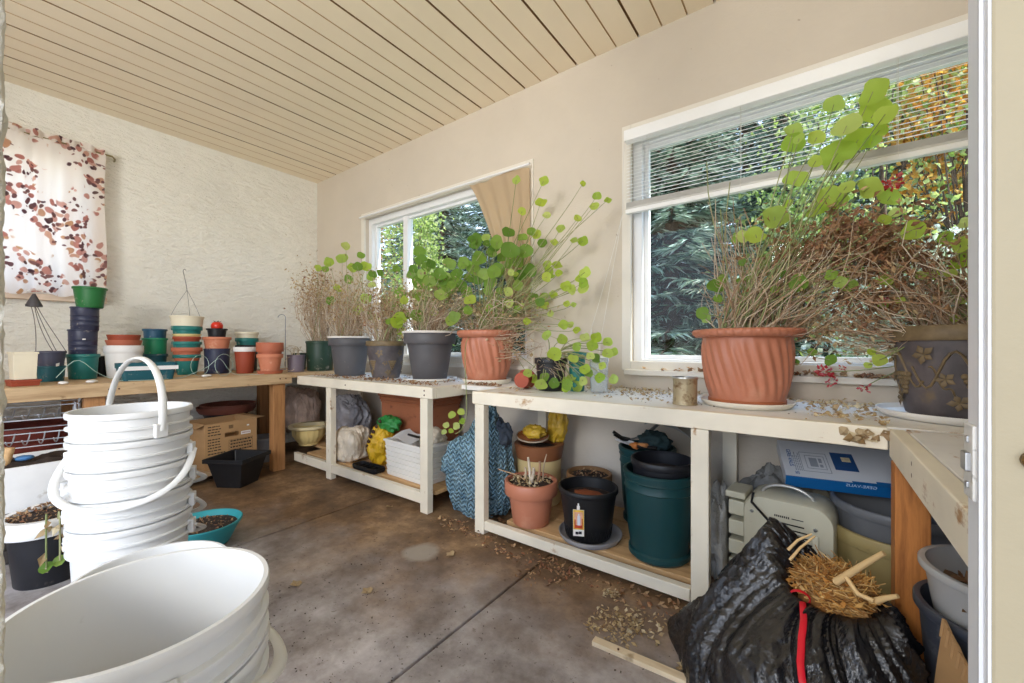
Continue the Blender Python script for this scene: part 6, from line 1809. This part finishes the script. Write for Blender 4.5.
# torn piece of corrugated cardboard leaning by the bag
cbd = thing('cardboard_scrap', 'torn corrugated cardboard scrap standing between the bag and the tubs', 'cardboard', (.205, 1.03, 0), .15)
random.seed(77)
def torn(u, v):
    e = .37*(1 - .8*u) + .012*mn.noise(Vector((u*30, 0, 1))) 
    return (.07*u + .03*v, .14 - .34*u + .012*sin(v*3), v*e)
mb = MB(); mb.sheet(torn, 40, 14, .004); obj('torn_sheet', mb, CARD, cbd, smooth=30)
mb = MB()
for k in range(26):
    u = k/25; p = torn(u, 1.0); q = torn(u, .90); mb.tube([p, q], .0035, 5)
obj('corrugated_edge', mb, CARD, cbd, smooth=40)

# ---- black refuse bag
gbm, nt, b = newmat('refuse_black'); b.inputs['Base Color'].default_value = lin((24,24,27)); b.inputs['Roughness'].default_value = .2; b.inputs['Specular IOR Level'].default_value = .7
v = coords(nt); v2 = coords(nt, (2.2, 2.2, .7))
h = mathn(nt, 'ADD', mathn(nt, 'MULTIPLY', noise_tex(nt, v2, 14, 6, .6), 1.0), mathn(nt, 'MULTIPLY', noise_tex(nt, v, 45, 4, .6), .3)); bump(nt, b, h, .55, .016)
rbg = thing('refuse_bag', 'shiny black refuse bag of straw with a red tie in front of the heater', 'bag', (-.045, 1.225, 0))
OPN = Vector((.085, .055, .0))     # where the mouth of the bag opens
def bagpt(u, v):
    """u round, v from the floor (0) over the shoulder to the rolled mouth (1)"""
    a = 2*pi*u
    base = 1 + .05*sin(3*a+1) + .16*max(0, cos(a-2.5))**3 - .09*max(0, cos(a))**2
    if v < .06: k = .8 + .2*(v/.06); w = 0.0; z = .0
    else:
        w = (v-.06)/.94
        hgt = .325 + .105*max(0, cos(a-2.66))**3 - .01*max(0, cos(a+1.2))
        lean = .5 + .5*cos(a-2.6)                 # tent-like slope on the left, fuller on the right
        z = hgt*((1-lean)*(1-(1-min(1, w*1.1))**1.8) + lean*min(1, w*1.12)**.92)
        k = 1 - .62*w*lean - (1-lean)*(.12*w + .5*max(0, w-.5)/.5)
        if v > .95: z -= .03*(v-.95)/.05; k -= .05*(v-.95)/.05
    P = Vector((.236*base*k*cos(a), .236*base*k*sin(a), z))
    P += OPN*min(1, max(0, (w-.3)*1.45))
    fade = min(1, v*5)
    o = Vector((2.1, 6.3, 4.4)); at = a + 1.1*z + .5*mn.noise(Vector((cos(a), sin(a), z*3)))
    q = Vector((cos(at)*2.1, sin(at)*2.1, z*.9))
    cr = .024*crumple(q, o, 1.5) + .012*crumple(Vector((q.x*2.2, q.y*2.2, z*1.5)), o*2, 1.7) + .005*crumple(Vector((cos(a)*3, sin(a)*3, z*10)), o, 2.0)
    P += Vector((cos(a), sin(a), .35))*(cr*fade)
    tp_ = max(0, cos(a-2.55))**12
    if z < .16: P += Vector((-.10, .035, 0))*tp_*(1-z/.16)
    P.z = max(0, P.z)
    return P
NU = 300; NV = 90
mb = MB(); mb.grid(bagpt, NU, NV, wrap=True)
n = NU; b0 = len(mb.v); mb.v.append((0, 0, 0))
for i in range(n): mb.face((b0, ((i+1) % n)*NV, i*NV))
ring0 = [i*NV+NV-1 for i in range(n)]
prev = ring0
for (dz, kk) in ((-.03, .93), (-.07, .8), (-.09, .4)):
    cur = []
    for i in ring0:
        p = mb.v[i]; cur.append(len(mb.v)); mb.v.append((OPN.x+(p[0]-OPN.x)*kk, OPN.y+(p[1]-OPN.y)*kk, p[2]+dz))
    for i in range(n): mb.face((prev[i], prev[(i+1) % n], cur[(i+1) % n], cur[i]))
    prev = cur
mb.face(tuple(prev))
obj('bag_skin', mb, gbm, rbg, smooth=80)
tm = pm('tie_red', (206,26,44), .35, .08)
mb = MB()
P = []
def tie_at(v, px):
    best = None
    for k in range(240):
        a = -pi + .2 + k*(pi-.4)/239
        q = bagpt((a/(2*pi)) % 1, v) + rbg.location
        f = -SA*q.x + CA*q.y; e = abs(CX + FPX*(CA*q.x + SA*q.y)/f - px)
        if best is None or e < best[0]: best = (e, a)
    return best[1]
for i in range(19):
    v_ = .99 - i*.053; a_ = tie_at(v_, 803 + 2*sin(i*.7)); q = bagpt((a_/(2*pi)) % 1, v_)
    P.append(q + Vector((cos(a_), sin(a_), .3))*.010)
mb.tube(P, .0065, 8, flat=.3); obj('red_tie', mb, tm, rbg, smooth=60)
lp_ = MB(); q = P[0]; lp_.tube([q + Vector((.02*sin(t_)*1.0, .0, .03*(1-cos(t_))*.5)) for t_ in [i*.45 for i in range(15)]], .006, 7, flat=.3); obj('tie_loop', lp_, tm, rbg, smooth=60)
# straw filling the mouth
leafmat('straw', [(186,134,70), (216,170,100), (140,92,48), (228,192,130), (112,72,40), (198,140,70), (160,104,54)], .1, .8)
random.seed(61); mb = MB()
cx_, cy_ = -.045+OPN.x, 1.225+OPN.y
def mound(q, a): return .322 + .034*(1-q*q) + .012*mn.noise(Vector((q*cos(a)*4, q*sin(a)*4, 2))) 
for i in range(2300):
    a = rnd(0, 6.28); q = sqrt(rnd(0,1))*(.86 + .16*sin(3*a))
    p = Vector((cx_ + .098*q*cos(a), cy_ + .098*q*sin(a), mound(q, a) + rnd(-.02,.012)))
    d = Vector((rnd(-1,1), rnd(-1,1), rnd(-.22,.22)))
    if q > .55: d = Vector((-sin(a), cos(a), rnd(-.2,.15))) + rv(.45) - Vector((cos(a), sin(a), 0))*.3
    d.normalize()
    mb.tube([p, p + d*rnd(.010,.028) + rv(.007), p + d*rnd(.025,.055) + rv(.015)], [.0016,.0014,.001], 3, caps=False)
for i in range(420):
    a = rnd(0, 6.28); q = sqrt(rnd(0,1))*.95; L = rnd(.012,.03)
    mb.blade((cx_ + .098*q*cos(a), cy_ + .098*q*sin(a), mound(q, a) + rnd(-.01,.012)), (rnd(-1,1), rnd(-1,1), rnd(-.2,.4)), rv(), L, L*.5, rnd(-.4,.5))
tag(obj('straw', mb, MATS['straw']), 'loose golden straw and dead stems filling the mouth of the black bag', 'straw', kind='stuff')
mb = MB(); mb.lathe([(.100,.295), (.08,.318), (.05,.335), (0,.342)], 40, c=(cx_, cy_, 0), fn=lambda q, z, a: (q, z+.012*mn.noise(Vector((q*cos(a)*30, q*sin(a)*30, 4))))); tag(obj('straw_bed', mb, pm('straw_bed', (128,86,44), .9, .4, 40, bmp=.6, bs=80), smooth=60), 'packed brown straw bed under the loose straw in the black bag', 'straw', kind='stuff')
STK = pm('stick_tan', (206,174,124), .7, .12, 14)
def stick(label, pts, r, forks=(), name='dead_branch'):
    t = thing(name, label, 'stick', tuple(pts[0]))
    mb = MB(); k = len(pts); mb.tube(pts, [r*(1-.4*i/(k-1)) for i in range(k)], 9); obj('stem', mb, STK, t, smooth=60, world=True)
    for f in forks:
        mb = MB(); mb.tube(f, [r*.6]*len(f), 8); obj('side_shoot', mb, STK, t, smooth=60, world=True)
    return t
Ys = 1.19
stick('thick tan dead branch poking out of the straw toward the orange post', [ppt(836, 582, Ys+.02), ppt(852, 572, Ys), ppt(868, 562, Ys-.02), ppt(884, 553, Ys-.03)], .0085, [[ppt(846, 577, Ys), ppt(858, 594, Ys-.02), ppt(874, 601, Ys-.03)]])
stick('short tan stick lying at the right rim of the black bag', [ppt(876, 601, Ys-.02), ppt(886, 598, Ys-.03), ppt(898, 596, Ys-.04)], .007)
stick('thin pale twig rising at the left of the straw', [ppt(788, 550, 1.28), ppt(798, 540, 1.29), ppt(812, 534, 1.3)], .004)
stick('thin tan twig crossing in front of the heater', [ppt(790, 560, 1.27), ppt(800, 548, 1.28), ppt(815, 536, 1.30)], .004)
# lath on the floor, leaf litter
lt = thing('wood_lath', 'thin pale wooden lath lying on the floor before the black bag', 'lath', (-.54, 1.17, 0))
p0, p1 = Vector((-.545, 1.165, 0)), Vector((-.255, 1.178, 0)); dd = (p1-p0).normalized(); ss = Vector((-dd.y, dd.x, 0))*.014
mb = MB(); mb.hexa([p0-ss+Vector((0,0,.0)), p1-ss, p1+ss, p0+ss] + [q+Vector((0,0,.014)) for q in (p0-ss, p1-ss, p1+ss, p0+ss)]); obj('lath_strip', mb, wood('lath_wood', (206,182,146), (226,206,172), 'x', .7), lt, world=True, bevel=.001)
mb = MB(); mb.tube([p0+Vector((.08,0,.014)), p0+Vector((.08,0,.018))], .003, 8); obj('nail', mb, MATS['screw_rust'], lt, world=True)
litter('floor_leaves', 'brown leaf litter swept along the edge of the long bench', [(-1.25,-.35,1.40,1.52,3), (-.95,-.75,1.30,1.5,1), (-1.5,-1.2,1.45,1.7,1.5), (-1.6,-1.3,1.42,1.56,1)], MATS['dead_leaf'], 430, 0, (.008,.03), 15)
litter('floor_leaves', 'golden brown dead leaves in a clump near the wooden lath', [(-.60,-.45,1.20,1.34,4), (-.52,-.38,1.26,1.40,2), (-.3,-.25,1.20,1.25,1), (-.62,-.57,1.40,1.44,1)], MATS['straw_leaf'], 330, 0, (.008,.024), 16)
litter('floor_grit', 'fine dark grit scattered over the concrete floor', [(-2.6,-.3,.3,1.5,3), (-1.6,-.8,.5,1.1,2)], pm('floor_grit', (74,62,52), .9, .4, 30), 520, -.001, (.003,.009), 17, 'grit')
random.seed(19)
for (px, py) in ((297, 585), (368, 592), (390, 507), (451, 555)):
    x, y, t = atZ(px, py, 0); mb = MB()
    for k in range(1): mb.leafdisc((x, y, .006), (rnd(-.3,.3), rnd(-.3,.3), 1), .022, 11, cup=.3, lobes=.2)
    tag(obj('fallen_leaf', mb, MATS['straw_leaf']), 'single curled dead leaf lying on the open concrete floor', 'leaf', 'single dead leaves on the floor')

# printed and attached details belong to the piece that carries them
def under(child, carrier):
    for o in list(bpy.data.objects):
        if o.parent is not None and o.parent.parent is None and o.name.split('.')[0] == child:
            c = [q for q in o.parent.children if q.name.split('.')[0] == carrier]
            if c: o.parent = c[0]
for ch, ca in (('printed_title', 'carton'), ('printed_logo', 'carton'), ('small_print', 'carton'), ('outline_drawing', 'carton'), ('blue_panel', 'carton'), ('food_picture', 'carton'),
               ('label_print', 'paper_label'), ('corrugated_edge', 'torn_sheet'), ('slots', 'heater_body'), ('thermometer_strip', 'heater_body'), ('printed_pictures', 'bag_body'),
               ('hook', 'hanger_wires'), ('hanger_cap', 'hanger_wires'), ('white_strip', 'pot_body'), ('price_tag', 'pot_body'), ('tie_loop', 'red_tie'), ('lattice_relief', 'pot_body'),
               ('grape_relief', 'pot_body'), ('chalk_edge', 'rim'), ('white_band', 'planter_body'), ('ruffle', 'cloth')):
    under(ch, ca)
